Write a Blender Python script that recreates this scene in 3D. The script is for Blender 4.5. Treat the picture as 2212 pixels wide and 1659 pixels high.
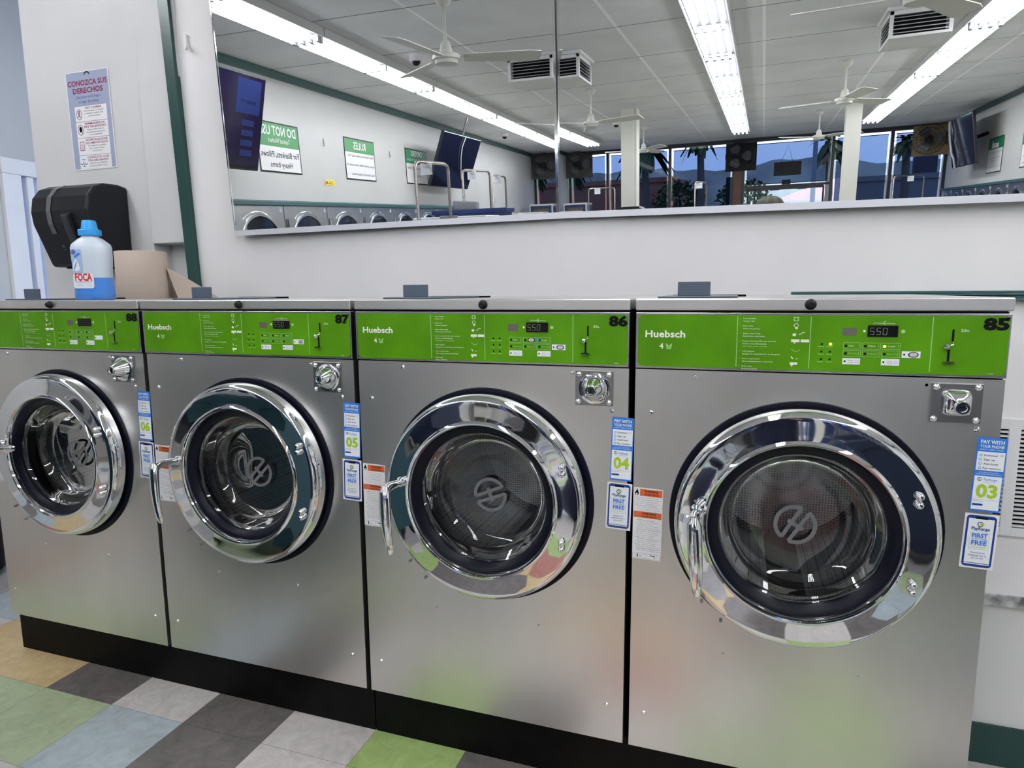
import bpy, bmesh, math, random
from mathutils import Vector, Matrix
random.seed(7)
SC = bpy.context.scene
for o in list(bpy.data.objects): bpy.data.objects.remove(o)
COL = SC.collection
PI = math.pi

# ------------------------------------------------------------------ camera, world, exposure
cam_d = bpy.data.cameras.new('camera'); cam = bpy.data.objects.new('camera', cam_d); COL.objects.link(cam)
Rt = Vector((0.9465452, 0.32248776, -0.0073366)); Fw = Vector((-0.32027049, 0.93683933, -0.14056629)); Up = Vector((-0.03845769, 0.13540204, 0.99004409))
CP = Vector((0.2397, -1.6221, 1.3667))
cam.matrix_world = Matrix(((Rt.x, Up.x, -Fw.x, CP.x), (Rt.y, Up.y, -Fw.y, CP.y), (Rt.z, Up.z, -Fw.z, CP.z), (0, 0, 0, 1)))
cam_d.sensor_width = 36; cam_d.sensor_fit = 'HORIZONTAL'; cam_d.lens = 1418.1/2212*36; cam_d.clip_start = 0.01; cam_d.clip_end = 1000
SC.camera = cam
w = bpy.data.worlds.new('world'); SC.world = w; w.use_nodes = True
nt = w.node_tree; nt.nodes.clear()
wo = nt.nodes.new('ShaderNodeOutputWorld'); wb = nt.nodes.new('ShaderNodeBackground')
tc = nt.nodes.new('ShaderNodeTexCoord'); wn = nt.nodes.new('ShaderNodeTexNoise'); wr = nt.nodes.new('ShaderNodeValToRGB')
wn.inputs['Scale'].default_value = 3.0; wn.inputs['Detail'].default_value = 4
wr.color_ramp.elements[0].position = .35; wr.color_ramp.elements[0].color = (.52, .66, .95, 1)
wr.color_ramp.elements[1].position = .75; wr.color_ramp.elements[1].color = (.80, .88, 1, 1)
nt.links.new(tc.outputs['Generated'], wn.inputs['Vector']); nt.links.new(wn.outputs['Fac'], wr.inputs['Fac'])
nt.links.new(wr.outputs['Color'], wb.inputs['Color']); nt.links.new(wb.outputs['Background'], wo.inputs['Surface'])
wb.inputs['Strength'].default_value = 2.0
SC.view_settings.view_transform = 'Standard'; SC.view_settings.look = 'None'; SC.view_settings.gamma = 1
SC.view_settings.exposure = 1.0; SC.view_settings.use_curve_mapping = False
SC.cycles.max_bounces = 10; SC.cycles.diffuse_bounces = 4; SC.cycles.glossy_bounces = 6; SC.cycles.transparent_max_bounces = 16
SC.cycles.caustics_reflective = False; SC.cycles.caustics_refractive = False; SC.cycles.sample_clamp_indirect = 4
SC.cycles.use_denoising = True
TUBE = 15.6     # brightness of the fluorescent tubes

# ------------------------------------------------------------------ materials
MT = {}
def mat(name, col, rough=.5, metal=0, noise=0, nscale=8, bump=0, bscale=60, emit=0, coat=0, stretch=None, spec=None, rvar=0, spots=None):
    if name in MT: return MT[name]
    m = bpy.data.materials.new(name); m.use_nodes = True; n = m.node_tree; b = n.nodes['Principled BSDF']
    b.inputs['Base Color'].default_value = (*col, 1); b.inputs['Roughness'].default_value = rough; b.inputs['Metallic'].default_value = metal
    if spec is not None: b.inputs['Specular IOR Level'].default_value = spec
    if coat: b.inputs['Coat Weight'].default_value = coat; b.inputs['Coat Roughness'].default_value = .05
    if emit: b.inputs['Emission Color'].default_value = (*col, 1); b.inputs['Emission Strength'].default_value = emit
    if noise or bump or rvar:
        t = n.nodes.new('ShaderNodeTexCoord'); mp = n.nodes.new('ShaderNodeMapping'); n.links.new(t.outputs['Object'], mp.inputs['Vector'])
        if stretch: mp.inputs['Scale'].default_value = stretch
    if noise:
        tx = n.nodes.new('ShaderNodeTexNoise'); tx.inputs['Scale'].default_value = nscale; tx.inputs['Detail'].default_value = 6
        n.links.new(mp.outputs['Vector'], tx.inputs['Vector'])
        r = n.nodes.new('ShaderNodeValToRGB'); r.color_ramp.elements[0].position = .3; r.color_ramp.elements[1].position = .7
        r.color_ramp.elements[0].color = (*[max(0, c*(1-noise)) for c in col], 1); r.color_ramp.elements[1].color = (*[min(1, c*(1+noise*.6)) for c in col], 1)
        n.links.new(tx.outputs['Fac'], r.inputs['Fac']); n.links.new(r.outputs['Color'], b.inputs['Base Color'])
    if rvar:
        tx2 = n.nodes.new('ShaderNodeTexNoise'); tx2.inputs['Scale'].default_value = 3.5; tx2.inputs['Detail'].default_value = 5; n.links.new(t.outputs['Object'], tx2.inputs['Vector'])
        mr = n.nodes.new('ShaderNodeMapRange'); mr.inputs[1].default_value = .3; mr.inputs[2].default_value = .7
        mr.inputs[3].default_value = rough-rvar; mr.inputs[4].default_value = rough+rvar
        n.links.new(tx2.outputs['Fac'], mr.inputs[0]); n.links.new(mr.outputs[0], b.inputs['Roughness'])
    if bump:
        t3 = n.nodes.new('ShaderNodeTexNoise'); t3.inputs['Scale'].default_value = bscale; t3.inputs['Detail'].default_value = 3
        n.links.new(mp.outputs['Vector'], t3.inputs['Vector'])
        bp = n.nodes.new('ShaderNodeBump'); bp.inputs['Strength'].default_value = bump; bp.inputs['Distance'].default_value = .01
        n.links.new(t3.outputs['Fac'], bp.inputs['Height']); n.links.new(bp.outputs['Normal'], b.inputs['Normal'])
    MT[name] = m; return m

def glass_mat(name, tint=(1, 1, 1), refl=.12, rough=.0, edge=.5):
    if name in MT: return MT[name]
    m = bpy.data.materials.new(name); m.use_nodes = True; n = m.node_tree; n.nodes.clear()
    o = n.nodes.new('ShaderNodeOutputMaterial'); mx = n.nodes.new('ShaderNodeMixShader'); tr = n.nodes.new('ShaderNodeBsdfTransparent'); gl = n.nodes.new('ShaderNodeBsdfGlossy')
    tr.inputs['Color'].default_value = (*tint, 1); gl.inputs['Roughness'].default_value = rough
    lw = n.nodes.new('ShaderNodeLayerWeight'); lw.inputs['Blend'].default_value = .35
    mr = n.nodes.new('ShaderNodeMapRange'); mr.inputs[3].default_value = refl; mr.inputs[4].default_value = min(1, refl+edge)
    n.links.new(lw.outputs['Fresnel'], mr.inputs[0]); n.links.new(mr.outputs[0], mx.inputs['Fac'])
    n.links.new(tr.outputs[0], mx.inputs[1]); n.links.new(gl.outputs[0], mx.inputs[2]); n.links.new(mx.outputs[0], o.inputs['Surface'])
    MT[name] = m; return m

def ceiling_mat():
    m = bpy.data.materials.new('ceiling_tiles'); m.use_nodes = True; n = m.node_tree; b = n.nodes['Principled BSDF']; b.inputs['Roughness'].default_value = .75
    t = n.nodes.new('ShaderNodeTexCoord'); s = n.nodes.new('ShaderNodeSeparateXYZ'); n.links.new(t.outputs['Object'], s.inputs[0])
    def line(axis, off, per, wd):
        a = n.nodes.new('ShaderNodeMath'); a.operation = 'ADD'; a.inputs[1].default_value = -off+wd/2+per*20; n.links.new(s.outputs[axis], a.inputs[0])
        q = n.nodes.new('ShaderNodeMath'); q.operation = 'MODULO'; q.inputs[1].default_value = per; n.links.new(a.outputs[0], q.inputs[0])
        c = n.nodes.new('ShaderNodeMath'); c.operation = 'LESS_THAN'; c.inputs[1].default_value = wd; n.links.new(q.outputs[0], c.inputs[0]); return c
    lx = line('X', .245, 1.2, .028); ly = line('Y', -2.75, 1.2, .016)
    tx = n.nodes.new('ShaderNodeTexNoise'); tx.inputs['Scale'].default_value = 1.6; tx.inputs['Detail'].default_value = 8; n.links.new(t.outputs['Object'], tx.inputs['Vector'])
    r = n.nodes.new('ShaderNodeValToRGB'); r.color_ramp.elements[0].position = .2; r.color_ramp.elements[1].position = .75
    r.color_ramp.elements[0].color = (.60, .61, .62, 1); r.color_ramp.elements[1].color = (.76, .77, .79, 1); n.links.new(tx.outputs['Fac'], r.inputs['Fac'])
    m1 = n.nodes.new('ShaderNodeMix'); m1.data_type = 'RGBA'; m1.inputs['B'].default_value = (.90, .90, .92, 1); n.links.new(lx.outputs[0], m1.inputs['Factor']); n.links.new(r.outputs[0], m1.inputs['A'])
    m2 = n.nodes.new('ShaderNodeMix'); m2.data_type = 'RGBA'; m2.inputs['B'].default_value = (.16, .16, .17, 1); n.links.new(ly.outputs[0], m2.inputs['Factor']); n.links.new(m1.outputs['Result'], m2.inputs['A'])
    n.links.new(m2.outputs['Result'], b.inputs['Base Color'])
    t3 = n.nodes.new('ShaderNodeTexNoise'); t3.inputs['Scale'].default_value = 90; n.links.new(t.outputs['Object'], t3.inputs['Vector'])
    bp = n.nodes.new('ShaderNodeBump'); bp.inputs['Strength'].default_value = .35; bp.inputs['Distance'].default_value = .01; n.links.new(t3.outputs['Fac'], bp.inputs['Height']); n.links.new(bp.outputs['Normal'], b.inputs['Normal'])
    return m

def drum_mat():
    m = bpy.data.materials.new('perforated_drum'); m.use_nodes = True; n = m.node_tree; b = n.nodes['Principled BSDF']
    b.inputs['Metallic'].default_value = .8; b.inputs['Roughness'].default_value = .35
    t = n.nodes.new('ShaderNodeTexCoord'); v = n.nodes.new('ShaderNodeTexVoronoi'); v.inputs['Scale'].default_value = 115; v.inputs['Randomness'].default_value = .15
    n.links.new(t.outputs['Object'], v.inputs['Vector'])
    r = n.nodes.new('ShaderNodeValToRGB'); r.color_ramp.elements[0].position = .28; r.color_ramp.elements[1].position = .36
    r.color_ramp.elements[0].color = (.10, .10, .10, 1); r.color_ramp.elements[1].color = (.46, .46, .46, 1)
    n.links.new(v.outputs['Distance'], r.inputs['Fac']); n.links.new(r.outputs[0], b.inputs['Base Color']); return m

TS = .3048; W = .7858
def tile_mat(name, col, var=.16):
    m = bpy.data.materials.new('tile_'+name); m.use_nodes = True; n = m.node_tree; b = n.nodes['Principled BSDF']; b.inputs['Roughness'].default_value = .32
    t = n.nodes.new('ShaderNodeTexCoord'); s = n.nodes.new('ShaderNodeSeparateXYZ'); n.links.new(t.outputs['Object'], s.inputs[0])
    tx = n.nodes.new('ShaderNodeTexNoise'); tx.inputs['Scale'].default_value = 14; tx.inputs['Detail'].default_value = 10; tx.inputs['Roughness'].default_value = .7; tx.inputs['Distortion'].default_value = 1.2
    n.links.new(t.outputs['Object'], tx.inputs['Vector'])
    r = n.nodes.new('ShaderNodeValToRGB'); r.color_ramp.elements[0].position = .3; r.color_ramp.elements[1].position = .68
    r.color_ramp.elements[0].color = (*[c*(1-var) for c in col], 1); r.color_ramp.elements[1].color = (*[min(1, c*(1+var)) for c in col], 1); n.links.new(tx.outputs['Fac'], r.inputs['Fac'])
    prev = r.outputs[0]
    for ax, off in (('X', -W), ('Y', -.135)):
        a = n.nodes.new('ShaderNodeMath'); a.operation = 'ADD'; a.inputs[1].default_value = -off+.0009+TS*100; n.links.new(s.outputs[ax], a.inputs[0])
        q = n.nodes.new('ShaderNodeMath'); q.operation = 'MODULO'; q.inputs[1].default_value = TS; n.links.new(a.outputs[0], q.inputs[0])
        c = n.nodes.new('ShaderNodeMath'); c.operation = 'LESS_THAN'; c.inputs[1].default_value = .0018; n.links.new(q.outputs[0], c.inputs[0])
        mx = n.nodes.new('ShaderNodeMix'); mx.data_type = 'RGBA'; mx.inputs['B'].default_value = (*[k*.45 for k in col], 1)
        n.links.new(c.outputs[0], mx.inputs['Factor']); n.links.new(prev, mx.inputs['A']); prev = mx.outputs['Result']
    n.links.new(prev, b.inputs['Base Color']); return m

steel = mat('brushed_steel', (.76, .74, .725), .33, 1, noise=.09, nscale=3.5, bump=.13, bscale=2.6, stretch=(1, 1, .4))
steel_d = mat('dark_steel', (.34, .335, .34), .32, 1, bump=.06, bscale=9)
chrome = mat('chrome', (.86, .87, .89), .05, 1)
chrome_r = mat('chrome_ring', (.80, .81, .83), .035, 1, bump=.03, bscale=5)
black = mat('black_plastic', (.010, .010, .012), .5, spec=.2)
rubber = mat('black_rubber', (.004, .005, .012), .35, spec=.18)
base_m = mat('black_base_paint', (.004, .004, .004), .5, noise=.5, nscale=20, spec=.12)
green_p = mat('green_panel', (.090, .285, .002), .42, noise=.22, nscale=6, spec=.2)
white_l = mat('white_lettering', (.80, .86, .72), .5)
lgreen = mat('pale_green_print', (.32, .62, .20), .5)
white = mat('white_paint', (.74, .74, .75), .55, noise=.04, nscale=3)
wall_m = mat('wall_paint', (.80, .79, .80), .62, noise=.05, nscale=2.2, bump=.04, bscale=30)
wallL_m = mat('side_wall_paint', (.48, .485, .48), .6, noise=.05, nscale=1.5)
teal = mat('dark_green_trim', (.010, .055, .050), .35)
tealrail = mat('green_rail', (.035, .095, .10), .3)
ink = mat('black_ink', (.006, .006, .007), .7, spec=.1)
display_m = mat('display_glass', (.006, .006, .006), .15)
seg_m = mat('display_digits', (.17, .18, .15), .5)
greysq = mat('grey_sensor', (.12, .105, .10), .5)
greylid = mat('slate_plastic', (.075, .10, .14), .45)
paper = mat('label_paper', (.80, .84, .88), .5)
blue_s = mat('label_blue', (.03, .19, .70), .4)
navy_s = mat('label_navy', (.01, .045, .26), .4)
lime = mat('label_lime', (.38, .56, .03), .5)
orange = mat('warning_orange', (.72, .13, .03), .5)
greytxt = mat('grey_print', (.25, .27, .30), .6)
yled = mat('yellow_led', (.75, .9, .05), .4, emit=1.2)
bglass = glass_mat('door_glass_clear', (.90, .91, .93), .05)
emblem_m = mat('glass_emblem', (.16, .165, .175), .5)
signgreen = mat('sign_green', (.045, .22, .075), .5)
signgreen2 = mat('sign_dark_green', (.012, .17, .075), .5)
signwhite = mat('sign_white', (.80, .80, .82), .5)
tube_m = mat('tube_light', (.97, .975, 1.0), .5, emit=TUBE)
housing = mat('fixture_enamel', (.55, .55, .55), .5)
dark_m = mat('dark_bronze_frame', (.012, .014, .022), .4)
brown = mat('brown_panel', (.10, .035, .022), .5, noise=.2)
fanw = mat('fan_enamel', (.60, .60, .55), .45)
navy = mat('navy_plastic', (.008, .022, .11), .35)
cloth_n = mat('navy_cloth', (.012, .016, .045), .9, noise=.3, nscale=12)
cloth_d = mat('dark_denim', (.015, .02, .045), .9, noise=.3, nscale=20)
skin = mat('skin', (.45, .25, .17), .5)
hair_m = mat('cap_cloth', (.10, .095, .075), .9, noise=.6, nscale=22)

# ------------------------------------------------------------------ mesh helpers
class MB:
    def __init__(s): s.v = []; s.f = []; s.m = []; s.mats = []
    def mi(s, m):
        if m is None: return 0
        if m not in s.mats: s.mats.append(m)
        return s.mats.index(m)
    def add(s, vs, fs, m=None):
        b = len(s.v); s.v += [tuple(v) for v in vs]; k = s.mi(m)
        for f in fs: s.f.append(tuple(b+i for i in f)); s.m.append(k)
        return s
    def box(s, x0, x1, y0, y1, z0, z1, m=None, xf=None):
        vs = [Vector((x, y, z)) for x in (x0, x1) for y in (y0, y1) for z in (z0, z1)]
        if xf: vs = [xf @ v for v in vs]
        return s.add(vs, [(0, 1, 3, 2), (4, 6, 7, 5), (0, 4, 5, 1), (2, 3, 7, 6), (0, 2, 6, 4), (1, 5, 7, 3)], m)
    def quad(s, a, b, c, d, m=None): return s.add([a, b, c, d], [(0, 1, 2, 3)], m)
    def cyl(s, p0, p1, r0, r1=None, seg=16, m=None, caps=True):
        r1 = r0 if r1 is None else r1; p0 = Vector(p0); p1 = Vector(p1); d = (p1-p0).normalized()
        a = d.orthogonal().normalized(); b = d.cross(a); vs = []
        for p, r in ((p0, r0), (p1, r1)):
            for i in range(seg): t = 2*PI*i/seg; vs.append(p+a*(r*math.cos(t))+b*(r*math.sin(t)))
        fs = [(i, (i+1) % seg, seg+(i+1) % seg, seg+i) for i in range(seg)]
        if caps: fs += [tuple(range(seg))[::-1], tuple(range(seg, 2*seg))]
        return s.add(vs, fs, m)
    def lathe(s, prof, c, axis='y', seg=64, m=None, closed=False):
        """prof: list of (radius, offset along axis)"""
        c = Vector(c); vs = []; n = len(prof)
        for r, h in prof:
            for i in range(seg):
                t = 2*PI*i/seg
                if axis == 'y': vs.append(c+Vector((r*math.cos(t), h, r*math.sin(t))))
                elif axis == 'z': vs.append(c+Vector((r*math.cos(t), r*math.sin(t), h)))
                else: vs.append(c+Vector((h, r*math.cos(t), r*math.sin(t))))
        fs = []
        for k in range(n-1 if not closed else n):
            k2 = (k+1) % n
            for i in range(seg): fs.append((k*seg+i, k*seg+(i+1) % seg, k2*seg+(i+1) % seg, k2*seg+i))
        return s.add(vs, fs, m)
    def tube(s, pts, r, seg=10, m=None):
        P = [Vector(p) for p in pts]; n = len(P); rr = r if isinstance(r, (list, tuple)) else [r]*n; vs = []
        d0 = (P[1]-P[0]).normalized(); a = d0.orthogonal().normalized()
        for i, p in enumerate(P):
            d = (P[min(i+1, n-1)]-P[max(i-1, 0)]).normalized(); a = (a-d*a.dot(d)).normalized(); b = d.cross(a)
            for j in range(seg): t = 2*PI*j/seg; vs.append(p+a*(rr[i]*math.cos(t))+b*(rr[i]*math.sin(t)))
        fs = [(k*seg+i, k*seg+(i+1) % seg, (k+1)*seg+(i+1) % seg, (k+1)*seg+i) for k in range(n-1) for i in range(seg)]
        fs += [tuple(range(seg))[::-1], tuple(range((n-1)*seg, n*seg))]
        return s.add(vs, fs, m)
    def build(s, name, m=None, parent=None, smooth=False, bevel=0, bseg=2, sub=0, loc=None):
        me = bpy.data.meshes.new(name); me.from_pydata(s.v, [], s.f)
        mats = s.mats or [m]
        if None in mats: mats = [m if x is None else x for x in mats]
        for q in mats: me.materials.append(q)
        if s.mats: me.polygons.foreach_set('material_index', s.m)
        bm = bmesh.new(); bm.from_mesh(me); bmesh.ops.recalc_face_normals(bm, faces=bm.faces); bm.to_mesh(me); bm.free()
        o = bpy.data.objects.new(name, me); COL.objects.link(o)
        if parent: o.parent = parent
        if loc: o.location = loc
        if smooth:
            for p in me.polygons: p.use_smooth = True
            try: me.set_sharp_from_angle(angle=math.radians(38))
            except Exception: pass
        if bevel:
            b = o.modifiers.new('b', 'BEVEL'); b.width = bevel; b.segments = bseg; b.limit_method = 'ANGLE'; b.angle_limit = .6
        if sub: q = o.modifiers.new('s', 'SUBSURF'); q.levels = sub; q.render_levels = sub
        return o
def box(name, x0, x1, y0, y1, z0, z1, m, parent=None, bevel=0, **k): return MB().box(x0, x1, y0, y1, z0, z1).build(name, m, parent, bevel=bevel, **k)
def tag(o, label, cat, group=None, kind=None):
    o['label'] = label; o['category'] = cat
    if group: o['group'] = group
    if kind: o['kind'] = kind
    return o
def thing(name, label, cat, loc=(0, 0, 0), rz=0, group=None):
    o = bpy.data.objects.new(name, None); COL.objects.link(o); o.location = loc; o.rotation_euler = (0, 0, rz); o.empty_display_size = .05
    return tag(o, label, cat, group)
def struct(o, label=None):
    o['kind'] = 'structure'
    if label: o['label'] = label
    return o
KIDS = {}
def dup(root, loc, rz=None, label=None):
    r = root.copy(); COL.objects.link(r); r.location = loc
    if rz is not None: r.rotation_euler = (0, 0, rz)
    if label: r['label'] = label
    for ch in [c for c in bpy.data.objects if c.parent == root]:
        c = ch.copy(); COL.objects.link(c); c.parent = r
        for g in [c2 for c2 in bpy.data.objects if c2.parent == ch]:
            d = g.copy(); COL.objects.link(d); d.parent = c
    return r

# text as mesh
TXT = {}
def text_geo(s, bold=0, shear=0):
    key = (s, bold, shear)
    if key in TXT: return TXT[key]
    c = bpy.data.curves.new('t', 'FONT'); c.body = s; c.size = 1; c.resolution_u = 2; c.offset = bold; c.shear = shear
    o = bpy.data.objects.new('t', c); COL.objects.link(o)
    dg = bpy.context.evaluated_depsgraph_get(); me = bpy.data.meshes.new_from_object(o.evaluated_get(dg))
    vs = [v.co.copy() for v in me.vertices]; fs = [tuple(p.vertices) for p in me.polygons]
    bpy.data.objects.remove(o); bpy.data.curves.remove(c); bpy.data.meshes.remove(me)
    if vs:
        x0 = min(v.x for v in vs); x1 = max(v.x for v in vs); y0 = min(v.y for v in vs); y1 = max(v.y for v in vs)
    else: x0 = y0 = 0; x1 = y1 = 1
    TXT[key] = (vs, fs, x0, x1, y0, y1); return TXT[key]
class Decal(MB):
    """flat printing on a surface: U right, V up, N towards the viewer"""
    def __init__(s, O, U, V, N=None):
        super().__init__(); s.O = Vector(O); s.U = Vector(U).normalized(); s.V = Vector(V).normalized(); s.N = s.U.cross(s.V) if N is None else Vector(N); s.k = 0
    def P(s, u, v, h): return s.O+s.U*u+s.V*v+s.N*h
    def rect(s, u0, v0, u1, v1, m, h=.0006): return s.add([s.P(u0, v0, h), s.P(u1, v0, h), s.P(u1, v1, h), s.P(u0, v1, h)], [(0, 1, 2, 3)], m)
    def poly(s, pts, m, h=.0006): return s.add([s.P(u, v, h) for u, v in pts], [tuple(range(len(pts)))], m)
    def rrect(s, u0, v0, u1, v1, r, m, h=.0006, n=5):
        pts = []
        for cx, cy, a in ((u1-r, v1-r, 0), (u0+r, v1-r, 90), (u0+r, v0+r, 180), (u1-r, v0+r, 270)):
            for i in range(n+1): t = math.radians(a+90*i/n); pts.append((cx+r*math.cos(t), cy+r*math.sin(t)))
        return s.poly(pts, m, h)
    def frame(s, u0, v0, u1, v1, t, m, h=.0008):
        s.rect(u0, v0, u1, v0+t, m, h); s.rect(u0, v1-t, u1, v1, m, h); s.rect(u0, v0+t, u0+t, v1-t, m, h); return s.rect(u1-t, v0+t, u1, v1-t, m, h)
    def disc(s, u, v, r, m, h=.0008, n=16, ry=None): return s.poly([(u+r*math.cos(2*PI*i/n), v+(ry or r)*math.sin(2*PI*i/n)) for i in range(n)], m, h)
    def ring(s, u, v, r, t, m, h=.0008, n=20, a0=0, a1=360, ry=None):
        ry = ry or r; vs = []; fs = []
        for i in range(n+1):
            a = math.radians(a0+(a1-a0)*i/n); vs += [s.P(u+r*math.cos(a), v+ry*math.sin(a), h), s.P(u+(r-t)*math.cos(a), v+(ry-t)*math.sin(a), h)]
        for i in range(n): fs.append((2*i, 2*i+2, 2*i+3, 2*i+1))
        return s.add(vs, fs, m)
    def line(s, u0, v0, u1, v1, t, m, h=.0008):
        dx, dy = u1-u0, v1-v0; l = math.hypot(dx, dy); nx, ny = -dy/l*t/2, dx/l*t/2
        return s.poly([(u0+nx, v0+ny), (u0-nx, v0-ny), (u1-nx, v1-ny), (u1+nx, v1+ny)], m, h)
    def text(s, t, u, v, height, m, width=None, h=.0010, bold=0, align='l', shear=0):
        vs, fs, x0, x1, y0, y1 = text_geo(t, bold, shear); H = text_geo('H', 0, 0); sy = height/(H[5]-H[4])
        sx = sy if width is None else width/(x1-x0)
        wd = (x1-x0)*sx; off = {'l': 0, 'c': -wd/2, 'r': -wd}[align]
        return s.add([s.P(u+off+(p.x-x0)*sx, v+p.y*sy, h) for p in vs], fs, m)

# ------------------------------------------------------------------ room shell
XL, XR, YW, YB, ZC = -4.27, 3.8, .95, -13.0, 3.25
tiles = {'dark': (.155, .14, .135), 'light': (.60, .57, .545), 'green': (.42, .50, .31), 'blue': (.42, .49, .52), 'yellow': (.62, .47, .25), 'lime': (.38, .52, .19), 'red': (.42, .17, .14), 'grey': (.33, .32, .33)}
tnames = list(tiles); tmats = [tile_mat(k, v, .34 if k == 'dark' else .17) for k, v in tiles.items()]
fixed = {(-4, 0): 'light', (-3, 0): 'light', (-2, 0): 'yellow', (-1, 0): 'yellow', (0, 0): 'dark', (1, 0): 'light', (2, 0): 'dark', (3, 0): 'light', (4, 0): 'lime', (5, 0): 'dark',
         (-3, -1): 'green', (-2, -1): 'green', (-1, -1): 'green', (0, -1): 'green', (1, -1): 'blue', (2, -1): 'dark', (3, -1): 'light', (4, -1): 'lime', (5, -1): 'dark', (6, -1): 'light', (7, -1): 'green', (8, -1): 'green', (9, -1): 'dark',
         (-1, -2): 'light', (0, -2): 'light', (1, -2): 'blue', (2, -2): 'dark', (3, -2): 'light', (-2, -2): 'light', (4, -2): 'light', (5, -2): 'light', (6, -2): 'red', (7, -2): 'light', (8, -2): 'lime', (9, -2): 'light', (4, -3): 'dark', (5, -3): 'yellow', (6, -3): 'yellow', (7, -3): 'dark', (8, -3): 'light', (-6, 3): 'red', (-7, 3): 'red', (-5, 3): 'red'}
fb = MB()
i0, i1 = int((XL+W)/TS)-2, int((XR+W)/TS)+1
pool = ['dark', 'light', 'light', 'green', 'blue', 'yellow', 'lime', 'grey', 'dark', 'red', 'grey', 'light']
for i in range(i0, i1+1):
    for j in range(-43, 10):
        x0 = max(XL-.05, -W+i*TS); x1 = min(XR+.05, -W+(i+1)*TS); y0 = max(YB-.05, -.135+j*TS); y1 = min(2.65, -.135+(j+1)*TS)
        if x1 <= x0 or y1 <= y0: continue
        c = fixed.get((i+4, j), None)
        if c is None: c = ['blue', 'grey'][(i+j) % 2] if (i+4 < -3 and j > 0) else random.choice(pool)
        fb.quad((x0, y0, 0), (x1, y0, 0), (x1, y1, 0), (x0, y1, 0), tmats[tnames.index(c)])
me = bpy.data.meshes.new('floor'); me.from_pydata(fb.v, [], fb.f)
for q in fb.mats: me.materials.append(q)
me.polygons.foreach_set('material_index', fb.m); fl = bpy.data.objects.new('floor', me); COL.objects.link(fl); struct(fl, 'chequered vinyl tile floor in grey, white, green, blue and yellow')
struct(box('ceiling', XL-.1, XR+.1, YB-.1, 2.7, ZC, ZC+.1, ceiling_mat()), 'white square tile ceiling with light grid strips')
# back wall behind the machines
struct(box('wall_back', -2.27, XR+.1, YW, YW+.12, 0, ZC, wall_m), 'white painted wall that carries the mirror')
pier_m = mat('wall_paint_darkened', (.60, .605, .615), .62, noise=.05, nscale=2.2)  # same wall paint, darkened to offset excess lamp light here
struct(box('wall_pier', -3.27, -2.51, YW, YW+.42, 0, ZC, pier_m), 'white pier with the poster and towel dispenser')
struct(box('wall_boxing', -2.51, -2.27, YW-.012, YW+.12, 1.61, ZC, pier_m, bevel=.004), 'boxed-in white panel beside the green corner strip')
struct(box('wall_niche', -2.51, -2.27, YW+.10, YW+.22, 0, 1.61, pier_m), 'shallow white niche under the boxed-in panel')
tr = MB(); tr.add([(-2.365, YW-.03, 3.24), (-2.305, YW-.03, 3.24), (-2.225, YW-.03, 1.25), (-2.275, YW-.03, 1.25), (-2.365, YW, 3.24), (-2.305, YW, 3.24), (-2.225, YW, 1.25), (-2.275, YW, 1.25)],
                  [(0, 1, 2, 3), (7, 6, 5, 4), (0, 4, 5, 1), (1, 5, 6, 2), (2, 6, 7, 3), (3, 7, 4, 0)])
struct(tr.build('trim_1', teal), 'dark green vertical corner strip left of the mirror')
# bulkhead low wall, rail, baseboard on the right
struct(box('wall_bulkhead', .80, XR, .46, YW, 0, .505, wall_m), 'low white bulkhead beside the washer numbered 85')
struct(box('trim_10', .79, XR, .445, YW, .505, .5215, wall_m)); lg = MB().box(.788, XR, .438, .445, .488, .523); struct(lg.build('trim_2', mat('chipped_white', (.55, .55, .56), .6, noise=.75, nscale=28), bevel=.004), 'chipped white edge of the bulkhead top')
struct(box('baseboard_back', .80, XR, .452, .46, 0, .122, teal), 'dark green baseboard')
rl = MB()
for a, b, d in ((1.3225, 1.3300, .030), (1.3300, 1.3415, .022), (1.3415, 1.3465, .028), (1.3465, 1.3560, .020)): rl.box(.42, XR, YW-d, YW, a, b)
struct(rl.build('trim_3', tealrail, bevel=.002), 'fluted dark green chair rail above the last washer')
# alcove, side walls
struct(box('wall_alcove', XL, -2.0, 2.6, 2.7, 0, ZC, wall_m))
wl = MB(); wl.box(XL-.1, XL, YB, 1.56, 0, ZC).box(XL-.1, XL, 2.25, 2.7, 0, ZC).box(XL-.1, XL, 1.56, 2.25, 2.14, ZC)
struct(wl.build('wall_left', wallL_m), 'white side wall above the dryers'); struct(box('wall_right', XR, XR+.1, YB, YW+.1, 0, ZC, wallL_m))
dj = MB().box(XL-.08, XL+.03, 1.44, 1.559, 0, 2.14).box(XL-.08, XL+.02, 1.60, 1.645, 0, 2.139).box(XL-.081, XL+.032, 1.44, 2.30, 2.1405, 2.24).box(XL-.08, XL+.021, 1.68, 1.71, 0, 2.1395)
d1 = struct(dj.build('door_1', white, bevel=.004), 'white framed side door with daylight behind')
fr = glass_mat('frosted_blue', (.80, .86, 1.0), .03)
MB().box(XL-.06, XL-.05, 1.56, 2.25, 0, 2.14).build('door_glass', fr, d1)
struct(MB().box(XL, XL+.03, YB, YW+.3, 3.17, 3.245).build('trim_4', teal)); struct(MB().box(XR-.03, XR, YB, YW, 3.17, 3.245).build('trim_5', teal))
struct(MB().box(XL, XL+.085, -8.5, -.95, 1.905, 1.945).box(XL, XL+.07, -8.5, -.95, 1.945, 1.955).build('trim_6', tealrail, bevel=.003), 'green rail over the left dryers')
struct(MB().box(XR-.085, XR, YB, YW, 1.905, 1.945).build('trim_7', tealrail, bevel=.003), 'green rail over the right dryers')
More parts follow.
